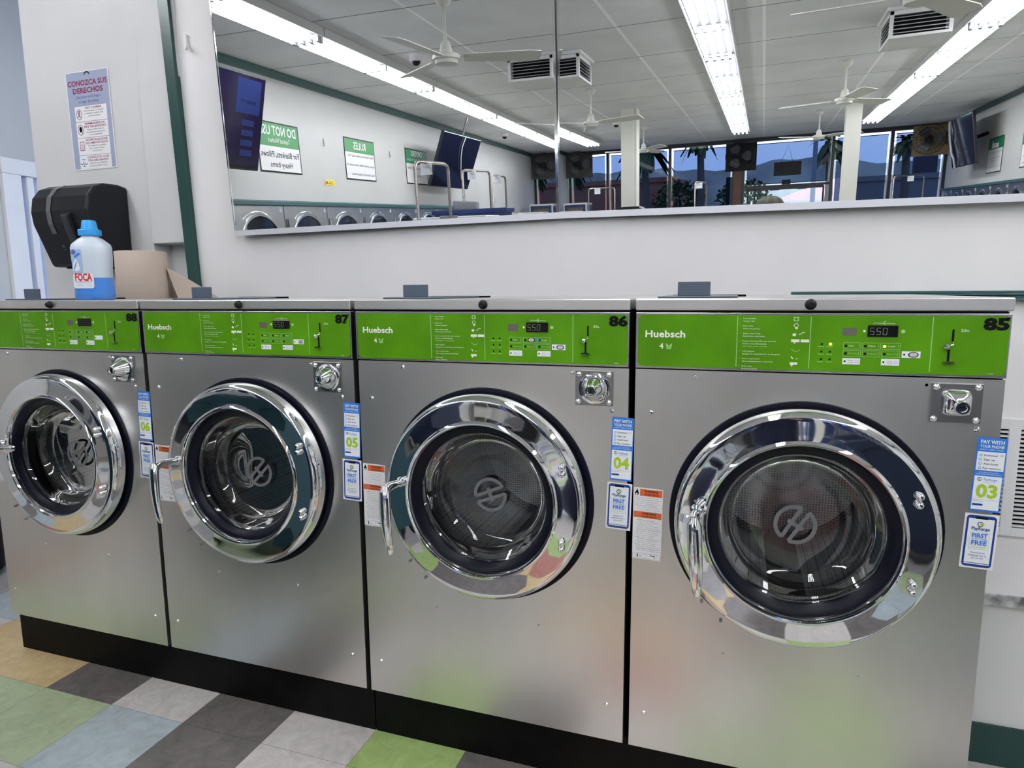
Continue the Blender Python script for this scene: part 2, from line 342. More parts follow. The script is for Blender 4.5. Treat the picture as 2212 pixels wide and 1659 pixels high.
# hook shaped paint mark
def hook(x, y, z, sgn, lab, onwall='y'):
    m = MB()
    if onwall == 'y': pts = [(x, y-.006, z+.045), (x, y-.01, z), (x+.004, y-.018, z-.02), (x+.014, y-.024, z-.022), (x+.022, y-.026, z-.008)]
    else: pts = [(x+.006*sgn, y, z+.05), (x+.01*sgn, y, z), (x+.02*sgn, y+.01, z-.03), (x+.03*sgn, y+.03, z-.025), (x+.032*sgn, y+.035, z)]
    o = m.tube(pts, .0065, 8).build('wall_hook', wall_m if onwall == 'y' else mat('hook_grey', (.4, .36, .33), .4), smooth=True); tag(o, lab, 'hook'); return o
hook(-2.21, YW, 2.50, 1, 'white painted wall hook between green strip and mirror')
hook(XL, -3.61, 2.62, 1, 'small wall hook between the DO NOT USE and RULES signs', 'x')
hook(XL, -5.27, 2.62, 1, 'small wall hook between the RULES and DRYERS signs', 'x')

# ------------------------------------------------------------------ mirrors
mir_m = mat('mirror_silver', (.90, .92, .925), 0.0, 1)
def mirror(name, BL, BR, n, top, label, right_edge=True):
    BL = Vector(BL); BR = Vector(BR); n = Vector(n).normalized(); U = (BR-BL).normalized(); V = n.cross(U).normalized()
    if V.z < 0: V = -V
    L = (BR-BL).length; H = (top-BL.z)/V.z
    r = thing(name, label, 'mirror', BL, 0, 'wall mirrors above the washers')
    def bx(nm, u0, u1, v0, v1, h0, h1, m):
        mb = MB(); vs = [U*u+V*v+n*h for u in (u0, u1) for v in (v0, v1) for h in (h0, h1)]
        mb.add(vs, [(0, 1, 3, 2), (4, 6, 7, 5), (0, 4, 5, 1), (2, 3, 7, 6), (0, 2, 6, 4), (1, 5, 7, 3)]); return mb.build(nm, m, r)
    bx('mirror_glass', 0, L, 0, H, -.006, 0, mir_m)
    bx('bottom_channel', -.002, L+.002, -.004, .020, -.010, .006, mat('channel_alu', (.78, .79, .86), .35, .5))
    bx('side_channel', L-.011, L+.0, .02, H, -.008, .005, chrome)
    if name == 'wall_mirror': bx('side_channel', -.004, .002, .0, H, -.008, .003, chrome)
    # rear wedge battens hold the tilt
    bx('backing_board', .01, L-.01, .0, H, -.016, -.0065, mat('backing_grey', (.3, .3, .3), .7))
    return r
mirror('wall_mirror', (-1.9698, .9072, 1.6311), (-.4320, .9296, 1.6487), (.01509, -.99850, -.05272), 2.98, 'tilted wall mirror panel that shows the TV and the dryer wall')
mirror('wall_mirror', (-.4320, .9296, 1.6487), (1.30, .9044, 1.6357), (-.01488, -.99850, -.05267), 2.98, 'tilted wall mirror panel that shows the glass door and middle lights')

# ------------------------------------------------------------------ washers
CX, CZ = .396, .815
GRP = 'front load washers in a row'
def screw_at(parent, x, z, y=0, r=.0062, name='screw', m=None):
    return MB().lathe([(0, -.0052), (r*.55, -.0046), (r, -.0015), (r, 0), (0, 0)], (0, 0, 0), 'y', 12).build(name, m or chrome, parent, smooth=True, loc=(x, y, z))
def make_washer():
    t = thing('washing_machine', '', 'washing machine', (0, 0, 0), 0, GRP)
    # body with a round opening
    b = MB(); x0, x1, z0, z1 = .008, .7775, .158, 1.174; n = 96; R = .262
    outer = []; inner = []
    for i in range(n):
        a = 2*PI*i/n; c, s_ = math.cos(a), math.sin(a); cx, cz = CX, CZ
        k = min(((x1-cx)/c if c > 1e-6 else 1e9), ((x0-cx)/c if c < -1e-6 else 1e9), ((z1-cz)/s_ if s_ > 1e-6 else 1e9), ((z0-cz)/s_ if s_ < -1e-6 else 1e9))
        outer.append((cx+k*c, 0, cz+k*s_)); inner.append((cx+R*c, 0, cz+R*s_))
    for cxn, czn in ((x1, z1), (x0, z1), (x0, z0), (x1, z0)):
        j = min(range(n), key=lambda q: (outer[q][0]-cxn)**2+(outer[q][2]-czn)**2); outer[j] = (cxn, 0, czn)
    b.add(outer+inner, [(i, (i+1) % n, n+(i+1) % n, n+i) for i in range(n)], steel)
    b.add([(x, 0, z) for x, _, z in outer]+[(x, .014, z) for x, _, z in outer], [(i, (i+1) % n, n+(i+1) % n, n+i) for i in range(n)], steel)
    b.add(inner+[(x, .03, z) for x, _, z in inner], [(i, (i+1) % n, n+(i+1) % n, n+i) for i in range(n)], steel)
    dk = mat('washer_side_paint', (.03, .03, .03), .5)
    for q in ((x0, x0+.002, .014, .88, z0, 1.315), (x1-.002, x1, .014, .88, z0, 1.315), (x0, x1, .878, .88, z0, 1.315), (x0, x1, .014, .88, z0, z0+.002)): b.box(*q, dk)
    b.box(x0, x1, .02, .04, 1.172, 1.32, dk)
    me_ = b.build('body', steel, t)
    # top
    top = MB(); top.box(.006, .7795, -.008, .90, 1.3175, 1.3456); top.build('top_panel', steel, t, bevel=.003)
    kb = MB().lathe([(0, -.022), (.006, -.022), (.0085, -.019), (.012, -.012), (.0125, -.008), (0, -.008)], (CX-.001, 0, 1.3315), 'y', 20); kb.build('lid_lock', black, t, smooth=True)
    # detergent lid
    ld = MB().box(.048, .240, .08, .36, 1.3456, 1.3505); l = ld.build('detergent_lid', greylid, t, bevel=.002)
    MB().box(.094, .174, .118, .124, 1.350, 1.3865).build('lid_tab', greylid, l, bevel=.002)
    MB().box(.060, .262, .37, .40, 1.3456, 1.3515).build('dark_slot', ink, l)  # black strip coloured in for the dark slot behind the lid
    # control panel
    cp = MB().box(.0075, .7775, -.005, .014, 1.1775, 1.3125).build('control_panel', mat('panel_alu', (.62, .63, .63), .25, 1), t, bevel=.0015)
    D = lambda: Decal((0, -.0052, 0), (1, 0, 0), (0, 0, 1), (0, -1, 0))
    D().rrect(.0135, 1.1825, .7740, 1.3075, .012, green_p, .0003).build('green_overlay', green_p, cp)
    k = D()
    k.text('Huebsch', .031, 1.2535, .0155, white_l, width=.094, bold=.026)
    k.text('4', .065, 1.2255, .0135, white_l, bold=.01)
    k.poly([(.080, 1.238), (.0835, 1.238), (.0845, 1.235), (.0905, 1.235), (.0915, 1.238), (.095, 1.238), (.0925, 1.225), (.0825, 1.225)], lgreen); k.line(.083, 1.2325, .092, 1.2325, .0012, green_p, .0011); k.line(.0835, 1.2295, .0915, 1.2295, .0012, green_p, .0011)
    k.build('brand_lettering', white_l, cp); k = D()
    for u in (.242, .398, .636): k.rect(u-.0008, 1.187, u+.0008, 1.3045, lgreen, .0008)
    k.build('divider_lines', lgreen, cp); k = D()
    rows = [('1', 'Load clothes', 'Cargar ropa', None), ('2', 'Close door', 'Cierre la puerta', None), ('3', 'Select cycle temp', 'Seleccione ciclo/temp', None),
            ('4', 'Insert coins/card for the amount', 'Inserte monedas/tarjeta', 'indicadas en la pantalla'), ('5', 'Add supplies', 'Agregue los compartimentos de detergente', None),
            ('6', 'Start compartment', 'Abra compartimentos superiores', None), ('7', 'Push start', 'Presione INICIO', None)]
    v = 1.3025
    for a, l1, l2, l3 in rows:
        k.text(a, .2475, v-.004, .0030, lgreen)
        for tx in (l1, l2, l3):
            if tx: k.text(tx, .2545, v-.0042, .0030, white_l if tx is not l3 else lgreen, width=min(.082, len(tx)*.00225)); v -= .0062
        v -= .0050
    k.ring(.367, 1.2985, .0045, .001, lgreen, n=12); k.rrect(.3615, 1.2935, .3730, 1.3040, .001, lgreen, .0005); k.disc(.367, 1.2987, .003, green_p, .0009)
    k.ring(.3675, 1.2845, .005, .0012, white_l, n=12); k.disc(.3685, 1.2785, .003, white_l)
    k.poly([(.361, 1.266), (.369, 1.266), (.367, 1.260), (.361, 1.261)], white_l); k.line(.374, 1.264, .380, 1.266, .0016, white_l); k.line(.380, 1.268, .387, 1.2685, .0016, white_l)
    k.rect(.3585, 1.2465, .3760, 1.2530, white_l); k.rect(.3785, 1.2465, .3960, 1.2530, white_l); k.poly([(.363, 1.246), (.369, 1.246), (.366, 1.243)], white_l)
    k.line(.360, 1.231, .366, 1.2255, .001, lgreen); k.line(.366, 1.2255, .373, 1.226, .001, lgreen); k.line(.373, 1.226, .378, 1.230, .001, lgreen)
    k.line(.360, 1.214, .364, 1.208, .0022, white_l); k.line(.369, 1.2085, .375, 1.2085, .001, white_l)
    k.rect(.358, 1.195, .374, 1.2005, white_l); k.poly([(.360, 1.195), (.366, 1.195), (.361, 1.190)], white_l)
    k.build('instruction_print', white_l, cp); k = D()
    k.rrect(.463, 1.2630, .4905, 1.2805, .001, greysq); k.disc(.506, 1.2735, .0024, white_l, ry=.003); k.disc(.581, 1.2735, .0042, lgreen, .0004)
    k.text('CYCLE Century', .523, 1.2895, .0028, white_l, width=.042); k.ring(.547, 1.2915, .0045, .0008, white_l, a0=90, a1=270, n=8)
    bx = [(.466, 1.2335, 'Hot'), (.5045, 1.2335, 'Warm'), (.5425, 1.2335, 'Cold'), (.466, 1.2165, 'Perm Press'), (.5045, 1.2165, 'Delicate'), (.5425, 1.2165, 'Perm Cold')]
    for u, vv, s_ in bx:
        k.frame(u, vv, u+.0355, vv+.0145, .0007, lgreen); k.rect(u+.003, vv+.0045, u+.008, vv+.0095, ink); k.text(s_, u+.011, vv+.0055, .0034, white_l if len(s_) < 5 else lgreen, width=min(.018, len(s_)*.0035)); k.line(u+.0315, vv+.004, u+.0315, vv+.011, .0008, lgreen)
    for u, vv, s_ in ((.466, 1.1990, 'Extra Wash'), (.5425, 1.1990, 'Extra Rinse'), (.5815, 1.2165, '')):
        k.rect(u, vv, u+.0355, vv+.0140, paper); k.rect(u+.003, vv+.0050, u+.0065, vv+.0088, ink, .001)
        if s_:
            a_, b_ = s_.split(); k.text(a_, u+.0125, vv+.0078, .0028, greytxt, width=.0095); k.text(b_, u+.0125, vv+.0034, .0028, greytxt, width=.0095); k.frame(u+.0255, vv+.004, u+.0325, vv+.009, .0005, greytxt, .001)
    for (u, vv) in ((.4225, 1.2435), (.4225, 1.2265), (.4225, 1.2095), (.4400, 1.2435), (.4400, 1.2265), (.4400, 1.2095)):
        k.rect(u-.002, vv-.002, u+.002, vv+.002, ink, .001); k.rect(u-.008, vv-.0065, u+.005, vv-.0055, lgreen)
    k.build('button_print', white_l, cp); k = D()
    k.text('25c', .688, 1.2745, .0052, white_l, width=.015, bold=.01); k.text('99030275', .742, 1.1855, .0018, white_l)
    k.build('price_print', white_l, cp)
    ds = MB().box(.5125, .5715, -.0072, -.0050, 1.2610, 1.2860).build('display', display_m, cp, bevel=.001)
    # coin slot: bent slot, ball and base plate
    cs = MB().box(.6725, .6765, -.0062, -.005, 1.2530, 1.2790, ink).box(.6665, .6710, -.0062, -.005, 1.2115, 1.2380, ink)
    cs.tube([(.6745, -.009, 1.253), (.676, -.010, 1.2475), (.6705, -.011, 1.2455)], .0012, 6, chrome)
    cs.lathe([(0, -.018), (.003, -.0172), (.006, -.014), (.0072, -.010), (.005, -.005), (0, -.005)], (.6640, 0, 1.2420), 'y', 14, chrome)
    cs.box(.6595, .6785, -.016, -.005, 1.2085, 1.2115, chrome).cyl((.6690, -.012, 1.2085), (.6690, -.010, 1.2040), .004, .001, 10, chrome)
    cs.build('coin_slot', ink, cp, smooth=False)
    # door seal
    MB().lathe([(.262, .02), (.262, -.002), (.285, -.006), (.2965, -.004), (.298, 0)], (CX, 0, CZ-.002), 'y', 96).lathe([(.262, .02), (.215, .02), (.20, -.02)], (CX, 0, CZ-.002), 'y', 96).build('door_seal', rubber, t, smooth=True)
    # door
    ring = MB().lathe([(.283, -.016), (.2835, -.030), (.2815, -.044), (.2785, -.0520), (.2740, -.0568), (.2690, -.0590), (.2675, -.0593), (.2570, -.0602), (.2440, -.0613), (.2310, -.0624), (.2185, -.0635), (.2165, -.0638), (.2140, -.0670), (.2100, -.0690), (.2065, -.0680), (.2040, -.0640), (.2025, -.0560), (.2035, -.03), (.2035, -.016)], (CX, 0, CZ), 'y', 128, closed=True)
    dr = ring.build('door', chrome_r, t, smooth=True)
    MB().lathe([(.2030, -.052), (.196, -.050), (.186, -.044), (.180, -.038), (.178, -.02), (.2030, -.02)], (CX, 0, CZ), 'y', 96).build('gasket', rubber, dr, smooth=True)
    MB().lathe([(.181, -.036), (.178, -.028), (.172, -.010), (.166, .012), (.158, .030), (.146, .042), (.128, .047), (.08, .049), (0, .050)], (CX, 0, CZ), 'y', 96).lathe([(.178, -.030), (.1745, -.026), (.172, -.02)], (CX, 0, CZ), 'y', 96).build('door_glass', bglass, dr, smooth=True)
    e = Decal((0, 0, 0), (1, 0, 0), (0, 0, 1), (0, -1, 0)); c_ = lambda a, r=.0445: (r*math.cos(math.radians(a)), r*math.sin(math.radians(a)))
    e.ring(0, 0, .049, .0095, emblem_m, a0=58, a1=214, n=24, h=0); e.ring(0, 0, .049, .0095, emblem_m, a0=238, a1=394, n=24, h=0)
    e.line(*c_(214), *c_(60), .009, emblem_m, .0002); e.line(*c_(238), *c_(32), .009, emblem_m, .0002); e.line(-.014, .014, .014, -.014, .0105, emblem_m, .0004)
    e.build('glass_emblem', emblem_m, dr, loc=(CX-.004, .036, CZ-.012))
    for z in (.9265, .9080, .7290, .7115): MB().lathe([(0, -.0775), (.004, -.077), (.0072, -.0735), (.0085, -.068), (.0085, -.060), (0, -.060)], (.6235, 0, z), 'y', 16).build('hinge_bolt', chrome, dr, smooth=True)
    for x, z in ((.197, .620), (.243, .577)): MB().lathe([(0, -.062), (.003, -.0615), (.004, -.059), (.004, -.05), (0, -.05)], (x-.012, 0, z), 'y', 10).build('rim_screw', steel_d, dr, smooth=True)
    # drum
    dm = drum_mat()
    d = MB().lathe([(.20, .058), (.258, .075), (.258, .60), (.24, .62), (.12, .615), (.05, .60), (0, .595)], (CX, 0, CZ), 'y', 72, dm)
    for a in (30, 150, 270):
        c_, s_ = math.cos(math.radians(a)), math.sin(math.radians(a)); v_ = Vector((c_, 0, s_)); w_ = Vector((-s_, 0, c_)); C0 = Vector((CX, 0, CZ))
        pts = [C0+v_*.257+w_*.05, C0+v_*.205, C0+v_*.257-w_*.05]; d.add([p+Vector((0, .09, 0)) for p in pts]+[p+Vector((0, .60, 0)) for p in pts], [(0, 1, 2), (3, 5, 4), (0, 3, 4, 1), (1, 4, 5, 2)], steel_d)
    d.build('drum', dm, t, smooth=True)
    # body screws
    for x, z in ((.1500, 1.159), (.0480, 1.066), (.735, 1.0655), (.047, .2600), (.733, .262)): screw_at(t, x, z)
    for x, z in ((.239, .463), (.544, .461)): screw_at(t, x, z, r=.0042)
    # labels
    pl = Decal((0, -.0002, 0), (1, 0, -.028), (.028, 0, 1), (0, -1, 0))
    pl.rrect(.7085, .907, .7635, 1.071, .002, blue_s, .0004)
    pl.text('PAY WITH', .736, 1.0575, .0075, white_l, width=.043, align='c', bold=.03); pl.text('YOUR PHONE', .736, 1.0485, .0058, white_l, width=.044, align='c', bold=.02); pl.text('DON\'T CARRY COINS', .736, 1.0430, .0028, white_l, width=.042, align='c')
    pl.rect(.7110, .9985, .7615, 1.0395, paper, .0008)
    for q, s_ in enumerate(('Download', 'Sign up', 'Add funds', 'Pay machine')):
        v = 1.0300-q*.0094; pl.ring(.7175, v+.0018, .0030, .0009, blue_s, .0011, n=10); pl.text(s_, .7235, v, .0040, ink, width=len(s_)*.0030, bold=.01)
    pl.ring(.7555, 1.0335, .0028, .001, lime, .0011, n=10); pl.text('ADD FUNDS TO YOUR PHONE', .736, .9930, .0022, white_l, width=.036, align='c'); pl.text('AND SCAN FOR DISCOUNTS', .736, .9890, .0026, white_l, width=.046, align='c')
    pl.rect(.7110, .9115, .7615, .9860, paper, .0008)
    pl.ring(.7205, .9790, .0042, .0014, navy_s, .0011, n=12, a0=60, a1=330); pl.ring(.7225, .9795, .0032, .0014, lime, .0012, n=12); pl.text('PayRange', .7285, .9765, .0048, blue_s, width=.024, bold=.01); pl.text('accepted here', .729, .9725, .0022, greytxt, width=.021)
    pl.rect(.7125, .9335, .7600, .9340, greytxt, .0010); pl.text('Having trouble?', .7125, .9295, .0018, navy_s, width=.020); pl.poly([(.7125, .9245), (.7300, .9245), (.7330, .9225), (.7300, .9200), (.7125, .9200)], navy_s, .0010)
    pl.build('payment_sticker', paper, t)['label'] = 'blue and white pay by phone sticker'
    ph = Decal((0, -.0002, 0), (1, 0, -.03), (.03, 0, 1), (0, -1, 0)); ph.O = Vector((-.008, -.0002, 0))
    ph.rect(.7090, .7790, .7725, .9030, signwhite, .0004); ph.rrect(.7130, .7830, .7685, .8995, .007, navy_s, .0008); ph.rrect(.7135, .7835, .7680, .8990, .007, blue_s, .0010) if False else None
    ph.rect(.7170, .7920, .7645, .8925, paper, .0011); ph.rrect(.729, .8915, .7525, .8965, .002, ink, .0012)
    ph.ring(.7395, .8800, .0060, .0018, navy_s, .0014, n=14, a0=50, a1=330); ph.disc(.7425, .8805, .0040, lime, .0013); ph.text('PayRange', .7408, .8670, .0068, navy_s, width=.034, align='c', bold=.02, h=.0018)
    ph.text('FIRST', .7408, .8505, .0090, blue_s, width=.029, align='c', bold=.03, h=.0018); ph.text('PURCHASE', .7408, .8450, .0040, blue_s, width=.028, align='c', h=.0018); ph.text('FREE', .7408, .8335, .0095, blue_s, width=.029, align='c', bold=.03, h=.0018)
    ph.text('WITH SIGNUP', .7408, .8270, .0030, lime, width=.027, align='c', h=.0018); ph.frame(.7225, .8235, .7590, .8620, .0005, lgreen, .0012)
    ph.text('Download the', .7408, .8140, .0032, navy_s, width=.026, align='c', h=.0018); ph.text('PayRange app to', .7408, .8080, .0032, navy_s, width=.033, align='c', h=.0018); ph.text('get started!', .7408, .8020, .0032, navy_s, width=.022, align='c', h=.0018); ph.rect(.7170, .7885, .7645, .7905, paper, .0011)
    ph.build('phone_sticker', paper, t)['label'] = 'sticker of a blue phone reading FIRST PURCHASE FREE'
    wn_ = Decal((0, -.0002, 0), (1, 0, -.025), (.012, 0, 1), (0, -1, 0))
    wn_.rrect(-.0005, .6850, .0720, .8735, .002, signwhite, .0004); wn_.rect(.0150, .8520, .0700, .8700, orange, .0007); wn_.text('WARNING', .0430, .8620, .0058, ink, width=.034, align='c', bold=.02, h=.0011); wn_.text('ADVERTENCIA', .0440, .8545, .0048, ink, width=.036, align='c', bold=.01, h=.0011)
    wn_.poly([(.0035, .8540), (.0105, .8530), (.0120, .8590), (.0085, .8700), (.0050, .8640), (.0020, .8590)], ink, .0008); wn_.disc(.0070, .8565, .0022, signwhite, .0010)
    wn_.rect(.0005, .7950, .0700, .8110, orange, .0007); wn_.text('WARNING', .0390, .8040, .0052, ink, width=.034, align='c', bold=.02, h=.0011); wn_.text('ADVERTENCIA', .0390, .7970, .0045, ink, width=.038, align='c', h=.0011)
    r_ = random.Random(3)
    body = ['To reduce the risk of fire, never wash', 'articles soaked in gasoline, solvents', 'or other flammable substances.', 'Para reducir riesgo de incendio', 'nunca lave ropa con gasolina,', 'disolventes u otras sustancias.']
    for q in range(10): wn_.text(body[q % 6], .003+r_.random()*.006, .8465-q*.0051, .0022, greytxt if q != 4 else ink, width=.052+r_.random()*.009)
    body = ['High speed spin', 'To reduce the risk of serious injury', 'Do not attempt to open the door', 'while drum is moving.', 'Keep children away.', 'Do not bypass any safety devices', 'Centrifugado a alta velocidad', 'Para reducir el riesgo de lesion', 'No intente abrir la puerta']
    for q in range(17): wn_.text(body[q % 9], .003+r_.random()*.010, .7880-q*.0050, .0022, greytxt if q % 5 else ink, width=.042+r_.random()*.018)
    wn_.frame(.0010, .6870, .0700, .7010, .0005, greytxt); wn_.rect(.0350, .6870, .0354, .7010, greytxt); wn_.rect(.012, .6895, .0145, .6985, ink); wn_.ring(.021, .695, .003, .0008, ink, a0=180, a1=330, n=8); wn_.line(.045, .697, .057, .6960, .0022, ink); wn_.line(.056, .697, .055, .689, .001, ink)
    wn_.build('warning_sticker', signwhite, t)['label'] = 'white safety sticker with two orange bands'
    return t
def make_handle(t, rot=0):
    h = MB().lathe([(0, -.060), (.014, -.060), (.014, -.068), (.010, -.074), (.0085, -.10)], (0, 0, 0), 'y', 20)
    h.tube([(0, -.072, 0), (0, -.10, .003), (-.001, -.128, .004), (-.001, -.150, -.004)], [.0105, .0105, .0125, .012], 14)
    # tapering flat grip with a hollow
    L = .185; ns = 12; prev = None; seg = 16; vs = []
    for i in range(ns+1):
        q = i/ns; z = .012-L*q; wx = (.0155+.003*math.sin(q*PI))*(1-.28*q); wy = .0120*(1-.40*q)
        if i in (0, ns): wx *= .55; wy *= .5
        cy = -.150-.010*math.sin(q*PI*.9)
        for j in range(seg): a = 2*PI*j/seg; vs.append((wx*math.cos(a)*1.0+.012*q, cy+wy*math.sin(a), z))
    fs = [(k*seg+i, k*seg+(i+1) % seg, (k+1)*seg+(i+1) % seg, (k+1)*seg+i) for k in range(ns) for i in range(seg)]+[tuple(range(seg)), tuple(range(ns*seg, (ns+1)*seg))]
    h.add(vs, fs)
    h.cyl((-.012, -.125, .004), (-.019, -.128, .004), .004, .003, 8)
    if rot:
        R = Matrix.Rotation(rot, 3, 'Y'); h.v = [tuple(Vector(((R @ Vector(v)).x*1.15, v[1], (R @ Vector(v)).z))) for v in h.v]
    door = [c for c in t.children if c.name.startswith('door') and not c.name.startswith('door_')][0]
    return h.build('door_handle', chrome, door, smooth=True, loc=(.166, 0, .848))
def make_lock(t, square):
    L = MB()
    if square:
        L.box(.643, .7385, -.007, 0, 1.079, 1.164); o = L.build('coin_box_lock', steel_d, t, bevel=.001)
        s = MB(); pr = []
        for r, y in ((.029, -.007), (.0275, -.016), (.022, -.026), (.016, -.031)):
            ring = []
            for i in range(32):
                a = 2*PI*i/32; c, s_ = math.cos(a), math.sin(a); k = 1/(abs(c)**5+abs(s_)**5)**.2; ring.append((.6905+r*k*c, y, 1.122+r*k*s_))
            pr.append(ring)
        s.add(sum(pr, [])+[(.6905, -.032, 1.122)], [(k*32+i, k*32+(i+1) % 32, (k+1)*32+(i+1) % 32, (k+1)*32+i) for k in range(3) for i in range(32)]+[(96+i, 96+(i+1) % 32, 128) for i in range(32)])
        s.build('lock_housing', chrome, o, smooth=True)
        k = MB().lathe([(.0145, -.030), (.0145, -.040), (.0125, -.043), (.009, -.043), (.0085, -.038), (0, -.038)], (.6935, 0, 1.117), 'y', 24, chrome).box(.689, .698, -.0395, -.038, 1.1175, 1.120, ink); k.build('key_barrel', chrome, o, smooth=True)
    else:
        L.box(.643, .7390, -.004, 0, 1.077, 1.166); o = L.build('coin_box_lock', steel_d, t, bevel=.001)
        s = MB().lathe([(.0395, -.004), (.0395, -.007), (.036, -.008), (.033, -.0085), (.030, -.016), (.0225, -.034), (.0140, -.047), (.0120, -.0475)], (.6920, 0, 1.121), 'y', 40); s.build('lock_cone', chrome, o, smooth=True)
        MB().lathe([(.0120, -.0475), (.0115, -.052), (.009, -.052), (.0085, -.049), (0, -.049)], (.6920, 0, 1.121), 'y', 24, chrome).box(.691, .6935, -.0500, -.049, 1.116, 1.126, ink).build('key_barrel', chrome, o, smooth=True)
    for x, z in ((.652, 1.156), (.729, 1.157), (.651, 1.086), (.729, 1.086)): screw_at(o, x, z, y=-.0065 if square else -.004, r=.0068, name='plate_screw')
    if square: MB().lathe([(0, -.0006), (.0032, -.0006), (0, -.0006)], (.6345, 0, 1.158), 'y', 10).build('screw_hole', ink, t)
    else: screw_at(t, .6345, 1.158, r=.0055)
def seven(k, u, v, w_, h_, s, m):
    seg = {'5': 'afgcd', '0': 'abcdef', '8': 'abcdefg'}[s]; th = .0012
    P = {'a': ((0, 1), (1, 1)), 'b': ((1, 1), (1, .5)), 'c': ((1, .5), (1, 0)), 'd': ((0, 0), (1, 0)), 'e': ((0, 0), (0, .5)), 'f': ((0, .5), (0, 1)), 'g': ((0, .5), (1, .5))}
    for c in seg:
        (a, b), (c_, d) = P[c]; k.line(u+a*w_+b*.001, v+b*h_, u+c_*w_+d*.001, v+d*h_, th, m, .0024)
def finish_washer(t, k, num, pay, square, disp, rot):
    cp = [c for c in t.children if c.name.startswith('control_panel')][0]
    d = Decal((0, -.0052, 0), (1, 0, 0), (0, 0, 1), (0, -1, 0))
    d.text(num, .7270, 1.2795, .0225, ink, width=.0465, bold=.05, h=.0012)
    if num == '85': d.rect(.7660, 1.3015, .7735, 1.3045, ink, .0012)
    if num == '87': d.rect(.7515, 1.2980, .7550, 1.3035, ink, .0012); d.rect(.7580, 1.2790, .7665, 1.2810, ink, .0013)
    d.build('machine_number', ink, cp)['label'] = 'black number '+num
    ps = [c for c in t.children if c.name.startswith('payment_sticker')][0]
    d = Decal((0, -.0002, 0), (1, 0, -.028), (.028, 0, 1), (0, -1, 0)); d.text(pay, .736, .9395, .0270, lime, width=.040, align='c', bold=.04, h=.0012); d.build('sticker_number', lime, ps)['label'] = 'lime green number '+pay
    if disp:
        k_ = Decal((0, -.0052, 0), (1, 0, 0), (0, 0, 1), (0, -1, 0))
        for q, s_ in enumerate('550'): seven(k_, .5170+q*.0125, 1.2660, .0075, .0145, s_, seg_m)
        k_.build('display_digits', seg_m, cp)
    b = Decal((0, -.0052, 0), (1, 0, 0), (0, 0, 1), (0, -1, 0))
    def pill(u, v, w_=.010, h_=.0062):
        b = Decal((0, -.0052, 0), (1, 0, 0), (0, 0, 1), (0, -1, 0)); b.disc(u, v, w_, ink, .0012, 18, ry=h_); b.disc(u, v, w_*.78, mat('worn_button', (.55, .52, .52), .5), .0014, 18, ry=h_*.75); b.build('worn_button', ink, cp)
    if num in ('85', '86'): pill(.6035, 1.2235)
    if num == '86': pill(.5265, 1.2410); b.poly([(.536, 1.244), (.545, 1.246), (.548, 1.240), (.542, 1.234), (.539, 1.239)], mat('blue_scuff', (.06, .25, .42), .5), .0013)
    if num == '85': b.disc(.4400, 1.2435, .0032, yled, .0014, 12); b.disc(.5475, 1.2405, .0030, yled, .0014, 12)
    if num == '87': b.rect(.600, 1.2180, .614, 1.2280, greytxt, .0012)
    if b.v: b.build('panel_light' if num == '85' else 'scuff_mark', ink, cp)
    make_lock(t, square); make_handle(t, rot)
    dr = [c for c in t.children if c.name.startswith('door') and not c.name.startswith('door_')][0]
    em = [c for c in dr.children if c.name.startswith('glass_emblem')][0]; em.rotation_euler = (0, math.radians({'85': -14, '86': 24, '87': 0, '88': -6}[num]), 0)
w85 = make_washer()
labs = {'85': 'stainless front load washer numbered 85, square coin box lock', '86': 'stainless front load washer numbered 86, green panel and steel drum in view', '87': 'stainless front load washer numbered 87, between the ones numbered 88 and 86', '88': 'stainless front load washer numbered 88, blue detergent bottle on its top'}
ws = {'85': w85}
for i, n_ in enumerate(('86', '87', '88')): ws[n_] = dup(w85, (-(i+1)*W, 0, 0))
for n_, pay, sq, dp, rot in (('85', '03', True, 1, 0), ('86', '04', False, 1, 0), ('87', '05', False, 1, 0), ('88', '06', False, 0, -PI/2*1.02)):
    ws[n_]['label'] = labs[n_]; finish_washer(ws[n_], 0, n_, pay, sq, dp, rot)
b1 = box('machine_base', -2.354, -W-.002, .03, .80, 0, .157, base_m); tag(b1, 'black plinth under the washers numbered 88 and 87', 'plinth', 'black plinths under the washers')
b2 = box('machine_base', -W+.002, .7775, .03, .80, 0, .157, base_m); tag(b2, 'black plinth under the washers numbered 86 and 85', 'plinth', 'black plinths under the washers')

# ------------------------------------------------------------------ bottle
ZT = 1.3457
bt = thing('detergent_bottle', 'blue and clear detergent bottle reading FOCA on top of the washer numbered 88', 'bottle', (-1.884, .10, ZT), math.radians(22))
def oval(prof, m, name, parent, seg=40):
    vs = []; n = len(prof)
    for rx, ry, z in prof:
        for i in range(seg): a = 2*PI*i/seg; c, s = math.cos(a), math.sin(a); k = 1/((abs(c)**2.6+abs(s)**2.6)**(1/2.6)); vs.append((rx*c*k, ry*s*k, z))
    fs = [(k*seg+i, k*seg+(i+1) % seg, (k+1)*seg+(i+1) % seg, (k+1)*seg+i) for k in range(n-1) for i in range(seg)]+[tuple(range(seg)), tuple(range((n-1)*seg, n*seg))]
    return MB().add(vs, fs).build(name, m, parent, smooth=True)
oval([(.058, .036, 0), (.063, .040, .006), (.0635, .040, .02), (.060, .039, .070), (.0595, .039, .0760)], mat('blue_detergent', (.06, .26, .80), .25, coat=.3), 'detergent', bt)
oval([(.0595, .039, .0762), (.060, .039, .10), (.0635, .040, .145), (.064, .040, .178), (.060, .038, .190), (.038, .028, .208), (.026, .024, .214), (.024, .023, .222)], mat('milky_plastic', (.62, .70, .80), .3), 'bottle_body', bt)
